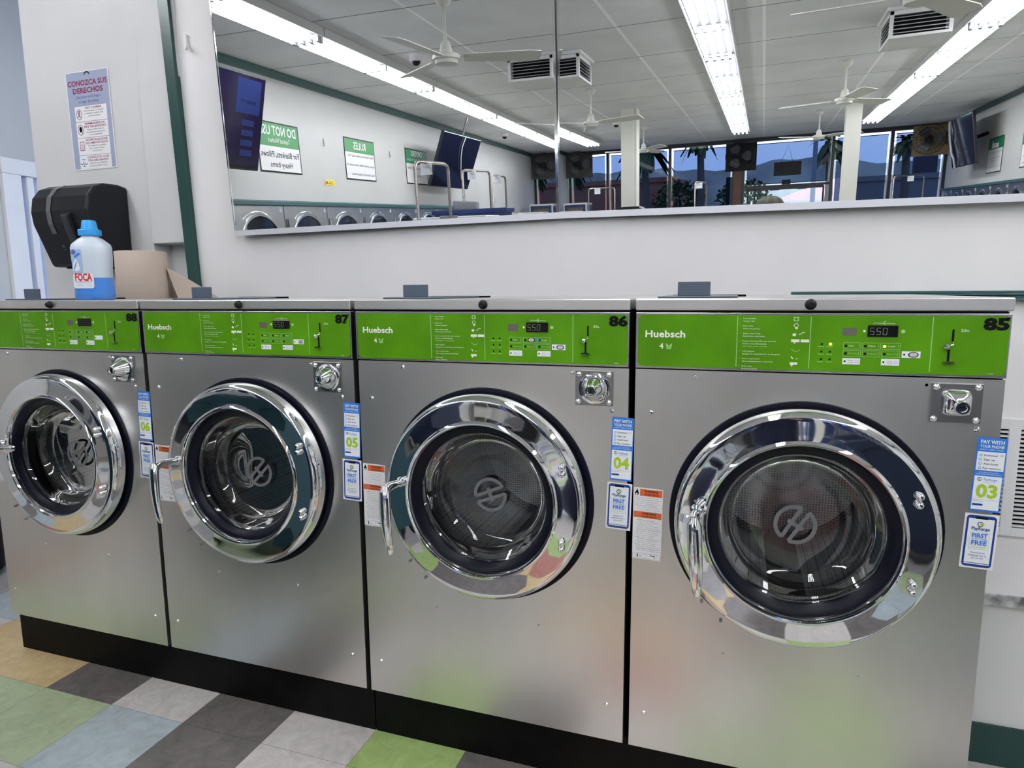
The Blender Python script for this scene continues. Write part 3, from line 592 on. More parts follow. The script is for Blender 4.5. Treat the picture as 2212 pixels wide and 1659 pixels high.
cpb = oval([(.034, .030, .220), (.034, .030, .238), (.031, .028, .240), (.024, .023, .241), (.020, .019, .268), (.018, .017, .271)], mat('blue_cap', (.02, .36, .85), .35), 'cap', bt)
fl_ = Decal((0, -.0405, 0), (1, 0, 0), (0, 0, 1), (0, -1, 0))
fl_.rrect(-.046, .040, .022, .090, .008, paper, .0005); fl_.rrect(-.046, .092, -.014, .172, .006, mat('label_pale_blue', (.35, .50, .74), .5), .0003); fl_.disc(-.038, .162, .008, navy_s, .0008); fl_.ring(-.038, .162, .005, .001, paper, .001)
fl_.poly([(-.044, .100), (-.030, .098), (-.020, .104), (-.024, .125), (-.032, .140), (-.040, .128)], paper, .0008); fl_.line(-.040, .102, -.030, .130, .003, blue_s, .001); fl_.line(-.036, .145, -.018, .158, .008, blue_s, .0006)
fl_.text('FOCA', -.012, .066, .024, mat('foca_red', (.65, .02, .04), .5), width=.056, align='c', bold=.04); fl_.text('DETERGENTE LIQUIDO', -.012, .060, .003, navy_s, width=.052, align='c'); fl_.text('BIODEGRADABLE', -.026, .050, .0025, greytxt, width=.02, align='c'); fl_.text('1 L', .004, .050, .0025, greytxt, width=.012, align='c')
fl_.build('label', paper, bt)
# paper towel roll
tw = thing('paper_towel_roll', 'brown paper towel roll standing on the washers with a loose end', 'paper towel', (-2.105, .50, ZT))
kraft = mat('kraft_paper', (.60, .50, .42), .85, bump=.12, bscale=120)
MB().lathe([(.022, 0), (.096, 0), (.097, .003), (.097, .189), (.096, .192), (.022, .192)], (0, 0, 0), 'z', 56, closed=True).build('roll', kraft, tw, smooth=True)
sh = MB(); v_ = []
for (xb, yb), (xt, yt), h in (((.060, .078), (.066, .074), .118), ((.092, .070), (.085, .060), .124), ((.128, .050), (.099, .030), .126), ((.150, .058), (.135, .052), .104), ((.20, .072), (.19, .068), .070), ((.26, .078), (.25, .076), .036), ((.31, .074), (.305, .074), .010)):
    v_ += [(xb, yb, .001), (xt, yt, h), (xb, yb+.0012, .001), (xt, yt+.0012, h)]
sh.add(v_, [(4*i+a, 4*i+4+a, 4*i+4+b, 4*i+b) for i in range(6) for a, b in ((0, 1), (3, 2), (1, 3))])
sh.build('loose_end', kraft, tw, smooth=True)
# towel dispenser
td = thing('towel_dispenser', 'black paper towel dispenser mounted on the white pier', 'towel dispenser', (-2.835, YW, 1.50))
pr = [(0, .40), (-.10, .405), (-.17, .385), (-.215, .335), (-.235, .26), (-.228, .20), (-.155, .015), (-.145, .0), (0, .0)]
def prism(pr, x0, x1, m, name, parent, bevel=.008):
    n = len(pr); vs = [(x0, y, z) for y, z in pr]+[(x1, y, z) for y, z in pr]
    return MB().add(vs, [tuple(range(n)), tuple(range(n, 2*n))[::-1]]+[(i, (i+1) % n, n+(i+1) % n, n+i) for i in range(n)]).build(name, m, parent, bevel=bevel, bseg=3)
pr = [(0, .385), (-.05, .395), (-.13, .392), (-.185, .370), (-.222, .325), (-.235, .26), (-.228, .20), (-.155, .015), (-.145, .0), (0, .0)]
dbk = mat('dispenser_black', (.006, .007, .011), .42, spec=.3)
prism(pr, -.185, .185, dbk, 'housing', td, .012)
sw = MB(); sp = [(-.1325, .3945), (-.188, .3705), (-.2245, .326), (-.2375, .26), (-.231, .20), (-.214, .155)]
sw.add([(x, y, z) for y, z in sp for x in (-.075, -.045)], [(2*i, 2*i+2, 2*i+3, 2*i+1) for i in range(5)]); sw.build('level_window', mat('smoke_plastic', (.10, .10, .11), .15), td)
prism([(-.19, .03), (-.24, .16), (-.262, .235), (-.235, .25), (-.20, .10), (-.165, .03)], .045, .085, mat('lever_black', (.02, .02, .028), .2), 'push_lever', td, .006)
dl = Decal((-.03, -.190, .085), (1, 0, 0), (0, -.365, .93), (0, -1, 0)); dl.ring(.0, .012, .007, .002, greytxt, .006); dl.text('sofpull', 0, -.006, .004, greytxt, align='c', h=.006); dl.build('logo', greytxt, td)
MB().box(-.10, .10, -.14, -.03, -.008, 0).build('outlet', ink, td)
# poster
po = Decal((-2.985, YW-.002, 1.995), (1, 0, .0), (-.012, 0, 1), (0, -1, 0)); pb = mat('poster_blue', (.32, .36, .50), .6); pm = mat('poster_maroon', (.22, .012, .07), .6)
po.rect(-.004, -.006, .283, .465, signwhite, .0003); po.rect(0, 0, .276, .462, pb, .0006); po.ring(.140, .440, .022, .006, ink, a0=20, a1=160, n=8); po.ring(.140, .440, .012, .003, greytxt, a0=0, a1=180, n=8)
po.text('CONOZCA SUS', .138, .398, .024, pm, width=.262, align='c', bold=.03); po.text('DERECHOS', .138, .362, .024, pm, width=.20, align='c', bold=.03)
po.text('Qué hacer si ICE llega a', .138, .338, .0115, navy_s, width=.165, align='c'); po.text('su lugar de trabajo', .138, .316, .0115, navy_s, width=.135, align='c')
secs = [(.300, .228, ['NO CORRA'], ['MANTENGA LA CALMA', 'CORRER PUEDE SER', 'SOSPECHOSO']), (.225, .150, ['PERMANEZCA', 'EN SILENCIO'], ['TIENE DERECHO A', 'GUARDAR SILENCIO', 'Y NO FIRMAR']), (.147, .066, ['NO PROPORCIONE', 'DOCUMENTOS FALSOS'], ['NI MIENTA SOBRE', 'SU CIUDADANIA', 'O ESTATUS']), (.063, .000, ['CONSULTE CON', 'UN ABOGADO'], ['ANTES DE FIRMAR', 'CUALQUIER PAPEL'])]
for a, b, hd, bd in secs:
    po.rect(.038, b, .250, a, signwhite, .0009); v = a
    for s_ in hd: v -= .0145; po.text(s_, .164, v, .0095, pm, width=min(.145, len(s_)*.0135), align='c', bold=.02, h=.0014)
    for s_ in bd: v -= .0125; po.text(s_, .164, v, .0055, ink, width=min(.14, len(s_)*.0078), align='c', h=.0014)
for cv in (.262, .188): po.ring(.065, cv, .019, .003, pm, .0014, ry=.026); po.line(.052, cv+.018, .078, cv-.018, .0025, pm, .0014)
po.disc(.067, .276, .004, ink, .0015); po.line(.066, .272, .063, .256, .004, ink, .0015); po.line(.063, .256, .054, .246, .003, ink, .0015); po.line(.063, .256, .070, .246, .003, ink, .0015); po.line(.055, .266, .076, .264, .0025, ink, .0015)
po.disc(.066, .190, .010, ink, .0015, ry=.014); po.frame(.050, .088, .080, .132, .003, pm, .0014)
for q in range(3): po.rect(.056, .097+q*.009, .074, .099+q*.009, pm, .0014)
po.line(.065, .012, .065, .048, .003, navy_s, .0014); po.line(.050, .046, .080, .046, .002, navy_s, .0014); po.ring(.051, .028, .009, .004, navy_s, .0014, a0=180, a1=360, n=8); po.ring(.079, .028, .009, .004, navy_s, .0014, a0=180, a1=360, n=8); po.line(.057, .011, .073, .011, .003, navy_s, .0014)
tag(po.build('wall_poster', signwhite), 'blue poster headed CONOZCA SUS DERECHOS taped to the white pier', 'poster')
# vent grille on the right
vg = thing('vent_grille', 'white louvred wall grille behind the washer numbered 85', 'vent', (1.0, YW, .53))
vf = MB().box(0, .95, -.012, 0, 0, .030).box(0, .95, -.012, 0, .368, .405)
for u in (0, .112+.0, .30, .49, .68, .915): vf.box(u, u+.035, -.0126, -.0002, .001, .404)
vf.build('grille_frame', white, vg, bevel=.002); MB().box(.01, .94, -.0015, -.0005, .01, .39).build('grille_back', ink, vg)
sl = MB()
for q in range(23):
    z = .034+q*.0146; sl.add([(.0, -.010, z), (.95, -.010, z), (.95, -.002, z+.0035), (.0, -.002, z+.0035), (.0, -.0105, z+.0050), (.95, -.0105, z+.0050), (.95, -.002, z+.0065), (.0, -.002, z+.0065)], [(0, 1, 2, 3), (7, 6, 5, 4), (0, 4, 5, 1), (2, 6, 7, 3)])
sl.build('louvre', white, vg)
# trash can behind at far left
tcn = thing('trash_bin', 'black round bin beyond the washer numbered 88', 'bin', (-3.30, .42, 0))
MB().lathe([(0, .002), (.13, .002), (.15, .02), (.17, .44), (.18, .45), (.18, .47), (.165, .47), (.15, .06), (0, .05)], (0, 0, 0), 'z', 32).build('bin_body', black, tcn, smooth=True)

# ------------------------------------------------------------------ ceiling lights
def make_light():
    t = thing('fluorescent_light', '', 'ceiling light', (0, 0, 0), 0, None)
    MB().box(-.154, .154, -1.158, 1.158, -.055, -.001, mat('darkened_pan', (.045, .046, .052), .6, spec=.1)).box(-.170, -.155, -1.160, 1.160, -.072, 0, housing).box(.155, .170, -1.160, 1.160, -.072, 0, housing).build('housing', housing, t, bevel=.004)  # white pan coloured dark to tone down the glare between tubes
    me = MB().cyl((0, -.545, 0), (0, .545, 0), .0138, seg=10).build('tube', tube_m, t)
    first_ = True
    for h in (-.580, .580):
        for u in (-.114, -.038, .038, .114):
            q = me if first_ else me.copy()
            if not first_: COL.objects.link(q); q.parent = t
            q.location = (u, h, -.088); first_ = False
    lh = mat('lamp_holder_grey', (.30, .31, .33), .5)
    for y in (-1.142, -.0, 1.142):
        s = MB(); vs = [(-.126, 0, 0)]; prof = [(-.126, -.056), (.126, -.056), (.126, -.106), (.098, -.106), (.098, -.070), (.052, -.070), (.052, -.106), (.024, -.106), (.024, -.070), (-.024, -.070), (-.024, -.106), (-.052, -.106), (-.052, -.070), (-.098, -.070), (-.098, -.106), (-.126, -.106)]
        n = len(prof); s.add([(u, y-.017, z) for u, z in prof]+[(u, y+.017, z) for u, z in prof], [tuple(range(n)), tuple(range(n, 2*n))[::-1]]+[(a, (a+1) % n, n+(a+1) % n, n+a) for a in range(n)])
        s.build('lamp_holder', lh, t)
    return t
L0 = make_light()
pos_words = ['first from the mirror wall', 'second from the mirror wall', 'third from the mirror wall', 'fourth from the mirror wall', 'last, beside the windows']
first = True
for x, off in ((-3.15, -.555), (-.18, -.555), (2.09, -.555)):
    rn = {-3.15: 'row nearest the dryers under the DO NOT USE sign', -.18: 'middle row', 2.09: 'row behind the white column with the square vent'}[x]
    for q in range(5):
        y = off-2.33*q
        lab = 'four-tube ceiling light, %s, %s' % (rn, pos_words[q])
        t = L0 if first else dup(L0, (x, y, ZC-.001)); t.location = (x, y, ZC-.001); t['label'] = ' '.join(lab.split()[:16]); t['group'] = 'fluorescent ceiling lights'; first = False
# ------------------------------------------------------------------ ceiling fans
def make_fan():
    t = thing('ceiling_fan', '', 'ceiling fan', (0, 0, 0), 0, 'white ceiling fans')
    MB().lathe([(0, 0), (.055, 0), (.062, -.02), (.045, -.055), (.018, -.075), (.010, -.078), (0, -.078)], (0, 0, 0), 'z', 24).build('canopy', fanw, t, smooth=True)
    MB().cyl((0, 0, -.07), (0, 0, -.32), .0105, seg=12).build('down_rod', fanw, t, smooth=True)
    MB().lathe([(0, -.30), (.025, -.30), (.036, -.315), (.048, -.37), (.052, -.385), (.095, -.392), (.102, -.40), (.102, -.425), (.088, -.43), (.085, -.440), (.080, -.455), (0, -.458)], (0, 0, 0), 'z', 32).build('motor', fanw, t, smooth=True)
    for q in range(3):
        m = MB(); vs = []
        for i in range(9):
            s = i/8; r = .13+.57*s; wd = .060+.030*s if i < 8 else .07
            for a in (-1, 1):
                for h in (.003, -.003): vs.append((r, a*wd+.0, -.412+h+a*wd*.20))
        fs = []
        for i in range(8):
            b = 4*i; fs += [(b, b+4, b+6, b+2), (b+1, b+3, b+7, b+5), (b, b+1, b+5, b+4), (b+2, b+6, b+7, b+3)]
        fs += [(0, 2, 3, 1), (32, 33, 35, 34)]
        m.add(vs, fs); m.box(.08, .20, -.015, .015, -.414, -.408)
        o = m.build('blade', fanw, t); o.rotation_euler = (0, 0, math.radians(100+120*q))
    return t
F0 = make_fan()
fl6 = [(-1.80, -1.42, 0, 'white ceiling fan with the louvred vent to its side, closest of the TV side'), (-1.82, -5.35, 35, 'white ceiling fan on the dryer side, beyond the square vent'), (-1.81, -9.35, 70, 'white ceiling fan by the windows beside the white column'),
       (1.12, -5.40, 95, 'white ceiling fan in front of the white column near the square vent'), (1.13, -9.45, 50, 'small white ceiling fan in front of the glass entrance transom'), (1.12, -1.42, 84, 'white ceiling fan at the picture top, blade over the ceiling')]
for i, (x, y, a, lab) in enumerate(fl6):
    t = F0 if i == 0 else dup(F0, (x, y, ZC)); t.location = (x, y, ZC); t.rotation_euler = (0, 0, math.radians(a)); t['label'] = lab
# ------------------------------------------------------------------ ceiling vents, domes
def make_vent():
    t = thing('ceiling_vent', '', 'air vent', (0, 0, 0), 0, 'box-shaped ceiling vents')
    MB().box(-.30, .30, -.30, .30, -.03, 0).box(-.27, .27, -.27, .27, -.26, -.235).box(-.27, -.235, -.27, -.235, -.24, -.03).box(.235, .27, -.27, -.235, -.24, -.03).box(-.27, -.235, .235, .27, -.24, -.03).box(.235, .27, .235, .27, -.24, -.03).box(-.27, .27, -.27, .27, -.065, -.03).build('vent_box', white, t, bevel=.003)
    MB().box(-.22, .22, -.22, .22, -.235, -.06).build('dark_core', ink, t)
    m = MB()
    for q in range(5):
        z = -.088-q*.032
        for (x0, x1, y0, y1) in ((-.25, .25, .24, .262), (-.25, .25, -.262, -.24), (.24, .262, -.25, .25), (-.262, -.24, -.25, .25)): m.box(x0, x1, y0, y1, z-.004, z+.004)
    m.build('louvre', steel_d, t)
    return t
V0 = make_vent(); V0.scale = (.86, .95, .92); V0.location = (-1.68, -3.60, ZC); V0['label'] = 'white box vent on the ceiling split by the mirror seam'
dup(V0, (1.47, -3.62, ZC), 0, 'white box vent on the ceiling between fan blade and light row')
for x, y, lab in ((-2.69, -2.86, 'white dome camera with dark eye beside the ceiling fan blade'), (-3.69, -8.87, 'white dome camera above the tilted TV near the window corner'), (-2.12, -8.4, 'white dome camera beside the white column top')):
    t = thing('dome_camera', lab, 'camera', (x, y, ZC), 0, 'ceiling dome cameras')
    MB().lathe([(0, 0), (.065, 0), (.068, -.012), (.062, -.05), (.045, -.062), (0, -.062)], (0, 0, 0), 'z', 20).build('housing', white, t, smooth=True)
    MB().lathe([(.044, -.055), (.042, -.075), (.026, -.095), (0, -.102)], (0, 0, 0), 'z', 18).build('dome_eye', black, t, smooth=True)
# ------------------------------------------------------------------ columns
cm = mat('column_paint', (.60, .60, .55), .6)
struct(MB().box(-1.79, -1.60, -7.42, -7.15, 0, ZC).box(-1.60, -1.56, -7.46, -7.19, 0, ZC).build('column', cm), 'cream square column beside the dark cabinet')
struct(MB().box(1.42, 1.63, -8.45, -8.2, 0, ZC).build('column', cm), 'cream square column before the light row')
# ------------------------------------------------------------------ window wall
st = MB()
hd = 3.17
st.box(XL-.1, XR+.1, YB-.16, YB, hd, ZC)            # head
mull = [-4.22, -3.28, -1.80, 1.66, 2.78, 3.77]
for x in mull: st.box(x-.032, x+.032, YB-.12, YB, 0, hd)
st.box(XL-.1, -.40, YB-.12, YB, 0, .55).box(1.66, XR+.1, YB-.12, YB, 0, .55).box(-.13, 1.66, YB-.10, YB-.02, 2.165, 2.215)
struct(st.build('window_1', dark_m), 'dark framed storefront window wall')
struct(MB().box(-.40, -.13, YB-.14, YB+.02, 0, ZC).build('trim_8', dark_m)); struct(MB().box(-.36, -.20, YB+.02, YB+.03, 0, 2.72).build('trim_9', brown), 'brown panelled post between the windows')
shade_m = glass_mat('tinted_film', (.30, .355, .45), .002, edge=.02)
for q, (a, b, z0) in enumerate(((-4.188, -3.312, .55), (-3.248, -1.832, .55), (-1.768, -.40, .55), (-.13, 1.628, 2.215), (1.692, 2.748, .55), (2.812, 3.738, .55))):
    o = box('window_%d' % (q+2), a+.045, b-.040, YB-.06, YB-.055, z0+(.035 if z0 > 1 else 0), hd-.060, shade_m); struct(o, 'tinted solar shade pane')
    g = box('blind_rail', a+.04, b-.035, YB-.075, YB-.05, hd-.066, hd-.050, dark_m, o)
    if z0 > 1: box('bottom_rail', a+.04, b-.035, YB-.075, YB-.05, z0+.025, z0+.045, dark_m, o)
# entrance door
dd = MB()
for x in (-.05, .10, 1.52): dd.box(x-.018, x+.018, YB-.08, YB-.03, 0, 2.15)
dd.box(-.05, 1.52, YB-.08, YB-.03, 2.11, 2.165).box(-.05, 1.52, YB-.08, YB-.03, 0, .15).box(.42, .62, YB-.10, YB+.02, 2.10, 2.14).box(.98, 1.18, YB-.10, YB+.02, 2.10, 2.14)
d2 = struct(dd.build('door_2', dark_m), 'dark framed glass entrance doors')
MB().box(.12, 1.50, YB-.058, YB-.052, .15, 2.11).build('door_glass', glass_mat('clear_pane', (.95, .97, .98), .03), d2)
# hanging open sign, clock-like items
t = thing('hanging_sign', 'back of a corded sign coloured as a black backlit silhouette over the door', 'sign', (.76, YB+.10, 2.69))
MB().box(-.28, .28, -.01, .01, -.29, 0).build('board', black, t); MB().tube([(-.14, 0, 0), (0, 0, .34), (.10, 0, 0)], .004, 6).build('cord', black, t)  # board black stands in for its silhouette against the bright window
tag(MB().box(-.09, .09, -.02, .02, -.05, .05).build('door_closer', black, loc=(.75, YB+.03, 2.265)), 'small tilted black box on the transom above the door', 'sensor')
# wall fans
def wall_fan(x, y, z, rz, lab, board):
    t = thing('wall_fan', lab, 'wall fan', (x, y, z), rz, 'black wall fans by the windows')
    m = MB()
    for r, h in ((.29, .0), (.29, .05), (.22, .085), (.14, .10), (.07, .105)): m.lathe([(r-.004, h-.004), (r+.004, h-.004), (r+.004, h+.004), (r-.004, h+.004)], (0, 0, 0), 'y', 32, closed=True)
    for q in range(24):
        a = 2*PI*q/24; c, s = math.cos(a), math.sin(a); m.tube([(.03*c, .105, .03*s), (.15*c, .10, .15*s), (.29*c, .045, .29*s), (.29*c, 0, .29*s)], .0028, 5)
    m.build('cage', black, t)
    for q in range(3):
        b = MB(); a0 = 2*PI*q/3; vs = []
        for i in range(7):
            r = .04+.22*i/6; wdt = .35+.35*math.sin(i/6*PI)
            for s_ in (-1, 1): a = a0+s_*wdt*.9; vs.append((r*math.cos(a), .045+s_*.018, r*math.sin(a)))
        b.add(vs, [(2*i, 2*i+1, 2*i+3, 2*i+2) for i in range(6)]).build('fan_blade', mat('fan_blade_grey', (.06, .06, .07), .4), t)
    MB().lathe([(0, -.12), (.07, -.12), (.085, -.06), (.08, .02), (.03, .06), (0, .06)], (0, 0, 0), 'y', 20).build('motor', black, t, smooth=True)
    MB().box(-.03, .03, -.25, -.10, -.04, .04).box(.28, .32, -.03, .05, -.12, .12).build('bracket', black, t)
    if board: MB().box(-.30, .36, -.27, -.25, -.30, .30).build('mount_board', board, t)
    return t
ply = mat('plywood_board', (.20, .14, .07), .6, noise=.3, nscale=6)
wall_fan(-3.92, YB+.32, 2.94, math.radians(-18), 'black wall fan in the corner beside the dryer wall', mat('dark_board', (.05, .05, .045), .6))
wall_fan(-.25, YB+.30, 2.86, 0, 'black wall fan on the brown post beside the entrance', black)  # mount board coloured black to read as a backlit silhouette
wall_fan(3.38, YB+.32, 2.92, math.radians(12), 'black wall fan on a plywood board near the hanging TV', ply)

# ------------------------------------------------------------------ dryers
dsteel = mat('dryer_steel', (.50, .505, .50), .30, 1, bump=.08, bscale=6, noise=.08)
def make_dryer():
    t = thing('stack_dryer', '', 'dryer', (0, 0, 0), 0, 'stack dryers built into the side walls')
    H = .825/2-.003
    MB().box(0, .045, -H, H, .06, 1.905).build('front_panel', dsteel, t, bevel=.003)
    for cz in (1.485, .58):
        m = MB().lathe([(.335, .045), (.335, .060), (.330, .066), (.316, .066), (.312, .062), (.312, .05)], (0, 0, cz), 'x', 56)
        m.box(.045, .058, .22, H-.035, cz-.27, cz+.285)
        d = m.build('dryer_door', dsteel, t, smooth=True)
        MB().lathe([(.313, .053), (.20, .058), (0, .060)], (0, 0, cz), 'x', 40).build('door_window', mat('smoked_window', (.010, .012, .02), .08), d, smooth=True)
        MB().lathe([(.345, .0455), (.345, .050), (.338, .051), (.336, .0455)], (0, .022, cz+.018), 'x', 48).build('door_rim', chrome, d, smooth=True)
        MB().cyl((.062, H-.025, cz-.22), (.062, H-.025, cz+.285), .009, seg=10).build('hinge_post', chrome, d)
    MB().box(.045, .047, -H+.03, -H+.07, 1.84, 1.89, mat('pale_tag', (.55, .62, .70), .5)).build('price_tag', paper, t)
    return t
D0 = make_dryer()
words = ['first beyond the mirror edge, under the TV', 'under the DO NOT USE sign', 'left of the yellow tag', 'under the yellow tag', 'under the RULES sign', 'between the RULES and DRYERS signs', 'under the DRYERS sign, behind the tubs']
ys = [-2.225, -3.055, -3.885, -4.715, -5.545, -6.375, -7.205]
labs7 = ['stainless stack dryer with round door below the big dark TV', 'stainless stack dryer below the DO NOT USE sign', 'stainless stack dryer below the small yellow tag', 'stainless stack dryer below the RULES sign', 'stainless stack dryer between the RULES and DRYERS signs', 'stainless stack dryer below the DRYERS sign', 'stainless stack dryer partly behind the navy tub']
for i, y in enumerate(ys):
    t = D0 if i == 0 else dup(D0, (XL, y, 0)); t.location = (XL, y, 0); t['label'] = labs7[i]
labsR = ['stainless stack dryer cut by the right picture edge', 'stainless stack dryer second from the right picture edge', 'stainless stack dryer below the green-topped notice on the right wall', 'stainless stack dryer fourth from the right picture edge', 'stainless stack dryer second from the corner window', 'stainless stack dryer touching the corner window']
for i in range(6): dup(D0, (XR, -8.42-.83*i, 0), PI, labsR[i])
struct(box('wall_ledge', XL, XL+.04, -8.0, -7.62, 0, 1.9, wallL_m))

# ------------------------------------------------------------------ signs on the left wall
def sign(y0, y1, z0, z1, hdr, lab, gm=signgreen, split=.52, right=False):
    """y0 = reader's left edge"""
    if right: D = Decal((XR-.004, y0, z0), (0, -1, 0), (0, 0, 1), (-1, 0, 0))
    else: D = Decal((XL+.004, y0, z0), (0, 1, 0), (0, 0, 1), (1, 0, 0))
    Wd = abs(y1-y0); H = z1-z0
    D.rect(0, 0, Wd, H, black, .0005); D.rect(.016, .016, Wd-.016, H*split, signwhite, .0012); D.rect(.016, H*split, Wd-.016, H-.014, gm, .0012)
    hdr(D, Wd, H); o = D.build('wall_sign', signwhite)
    return tag(o, lab, 'sign', 'green and white wall signs')
def h1(D, Wd, H):
    D.text('DO NOT USE', Wd/2, H*.745, .088, signwhite, width=Wd*.84, align='c', bold=.015, h=.002); D.text('Topload Washers', Wd/2, H*.60, .045, signwhite, width=Wd*.52, align='c', h=.002)
    D.text('For Blankets, Pillows', Wd/2, H*.31, .058, ink, width=Wd*.90, align='c', bold=.008, h=.002); D.text('Heavy Items', Wd/2, H*.11, .056, ink, width=Wd*.52, align='c', bold=.008, h=.002)
sign(-3.115, -2.40, 2.24, 2.74, h1, 'green and white DO NOT USE sign beside the dark TV')
def h2(D, Wd, H):
    D.text('RULES', Wd/2, H*.74, .085, signwhite, width=Wd*.40, align='c', bold=.015, h=.002)
    D.text('- Please Check Machines Before Using Them', .03, H*.56, .026, ink, width=Wd*.86, h=.002); D.text('- Please do not Allow Children to Run in Laundry Cart', .02, H*.34, .026, ink, width=Wd*.94, h=.002); D.text('- Please Do Not Sit On Tables & Machines', .03, H*.12, .026, ink, width=Wd*.78, h=.002)
sign(-4.82, -4.055, 2.24, 2.745, h2, 'green and white RULES sign on the dryer wall', split=.66)
def h3(D, Wd, H):
    D.text('DRYERS', Wd/2, H*.80, .075, signwhite, width=Wd*.50, align='c', bold=.015, h=.002); D.text('Use 1 Laundry Cart Per Dryer', Wd/2, H*.66, .036, signwhite, width=Wd*.86, align='c', h=.002)
    D.text('No Rubber or Plastic Items', Wd/2, H*.42, .045, ink, width=Wd*.86, align='c', h=.002); D.text('in Dryers', Wd/2, H*.20, .042, ink, width=Wd*.30, align='c', h=.002)
sign(-6.535, -5.765, 2.26, 2.765, h3, 'green and white DRYERS sign beside the cart pole', signgreen2, split=.58)
def h4(D, Wd, H):
    D.poly([(Wd*.30, H*.70), (Wd*.78, H*.70), (Wd*.76, H*.86), (Wd*.70, H*.93), (Wd*.68, H*.84), (Wd*.30, H*.82)], signwhite, .002); D.text('AVISO', Wd*.42, H*.74, .025, greytxt, h=.0025)
    D.text('Please Check Machines Before Using', .04, H*.56, .022, greytxt, width=Wd*.84, h=.002); D.text('No Allow Children to Run', .08, H*.40, .022, greytxt, width=Wd*.80, h=.002); D.text('in Laundry', .30, H*.33, .020, greytxt, width=Wd*.30, h=.002); D.text('Do Not Sit On Tables & Machines', .03, H*.15, .022, greytxt, width=Wd*.86, h=.002)
sign(-9.46, -10.21, 2.10, 2.655, h4, 'green-topped notice with a white patch on the right wall', signgreen2, split=.67, right=True)
def h5(D, Wd, H):
    D.text('RULES', Wd/2, H*.76, .07, signwhite, width=Wd*.4, align='c', h=.002)
    for q in (.5, .3, .12): D.text('Please Check Machines', .04, H*q, .024, ink, width=Wd*.8, h=.002)
sign(-7.86, -8.61, 2.10, 2.62, h5, 'green-topped notice cut by the right picture edge', signgreen2, split=.62, right=True)
yd = Decal((XL+.004, -3.76, 2.15), (0, 1, 0), (0, 0, 1), (1, 0, 0)); yd.rect(0, 0, .20, .062, mat('tag_yellow', (.80, .62, .03), .5), .001); yd.text('SMILE', .035, .034, .014, ink, width=.09, h=.002); yd.text('ON CAMERA', .035, .012, .014, ink, width=.11, h=.002); yd.disc(.17, .031, .02, mat('tag_brown', (.20, .09, .02), .5), .002)
tag(yd.build('wall_tag', paper), 'small yellow tag on the wall above the dryers', 'sign')

# ------------------------------------------------------------------ TVs
def tv(p, yaw, tilt, w_, h_, lab, back=False, screen=None):
    t = thing('flat_tv', lab, 'tv', p, 0); t.rotation_euler = (tilt, 0, yaw)
    bz = MB().box(-w_/2, w_/2, -.02, .03, -h_/2, h_/2).build('tv_body', mat('tv_plastic', (.008, .010, .020), .3), t, bevel=.01)
    MB().box(-w_/2+.012, w_/2-.012, .030, .032, -h_/2+.02, h_/2-.012).build('screen', mat('tv_screen', (.006, .007, .018), .06), t)
    MB().box(-w_*.28, w_*.28, -.055, -.02, -h_*.32, h_*.28).build('rear_cover', mat('tv_back', (.010, .014, .032), .4), t, bevel=.01)
    return t
t1 = tv((XL+.40, -1.205, 2.585), -PI/2, math.radians(-15), 1.45, .80, 'big dark TV tilted down at the left mirror edge')
sd = Decal((0, .033, 0), (-1, 0, 0), (0, 0, 1), (0, 1, 0)); ui = mat('screen_panel_blue', (.014, .024, .11), .15, emit=.02); ui2 = mat('screen_indigo', (.010, .007, .028), .08, emit=.05)
sd.rect(-.70, -.36, .70, .375, ui2, .001); sd.rect(-.66, .08, -.35, .36, ui, .002)
for q in range(4): sd.rect(-.60, -.02-q*.085, -.44, .03-q*.085, ui, .002)
sd.text('SMART TV', -.505, .16, .03, ui2, align='c', h=.003); sd.build('screen_picture', ui, t1)
MB().cyl((0, -.05, 0), (0, -.34, .05), .03, seg=10).build('wall_arm', black, t1)
t2 = tv((XL+.42, -6.70, 2.605), -PI/2+.04, math.radians(-21), 1.45, .82, 'dark TV tilted down beside the DRYERS sign, white cable across it', True)
MB().cyl((0.1, -.03, .0), (0.1, -.05, 1.0), .018, seg=10).build('ceiling_pole', steel_d, t2)
MB().tube([(.05, .045, .41), (.0, .05, .25), (.05, .05, .1), (.18, .05, -.1), (.30, .05, -.25)], .008, 6).build('cable', mat('white_cable', (.6, .62, .66), .5), t2, smooth=True)
t3 = tv((XR-.36, -10.30, 2.66), PI/2, math.radians(-9), 1.45, .82, 'dark TV on the right wall with a loose pale cable')
MB().tube([(-.55, .05, .40), (-.53, .07, .2), (-.58, .06, .05), (-.50, .07, -.15), (-.42, .06, -.25), (-.44, .05, -.41)], .02, 8).build('cable', mat('pale_cable', (.30, .33, .38), .5), t3, smooth=True)
MB().cyl((0, -.05, 0), (0, -.36, .05), .03, seg=10).build('wall_arm', black, t3)
for q in (t1, t2, t3): q['group'] = 'wall TVs'

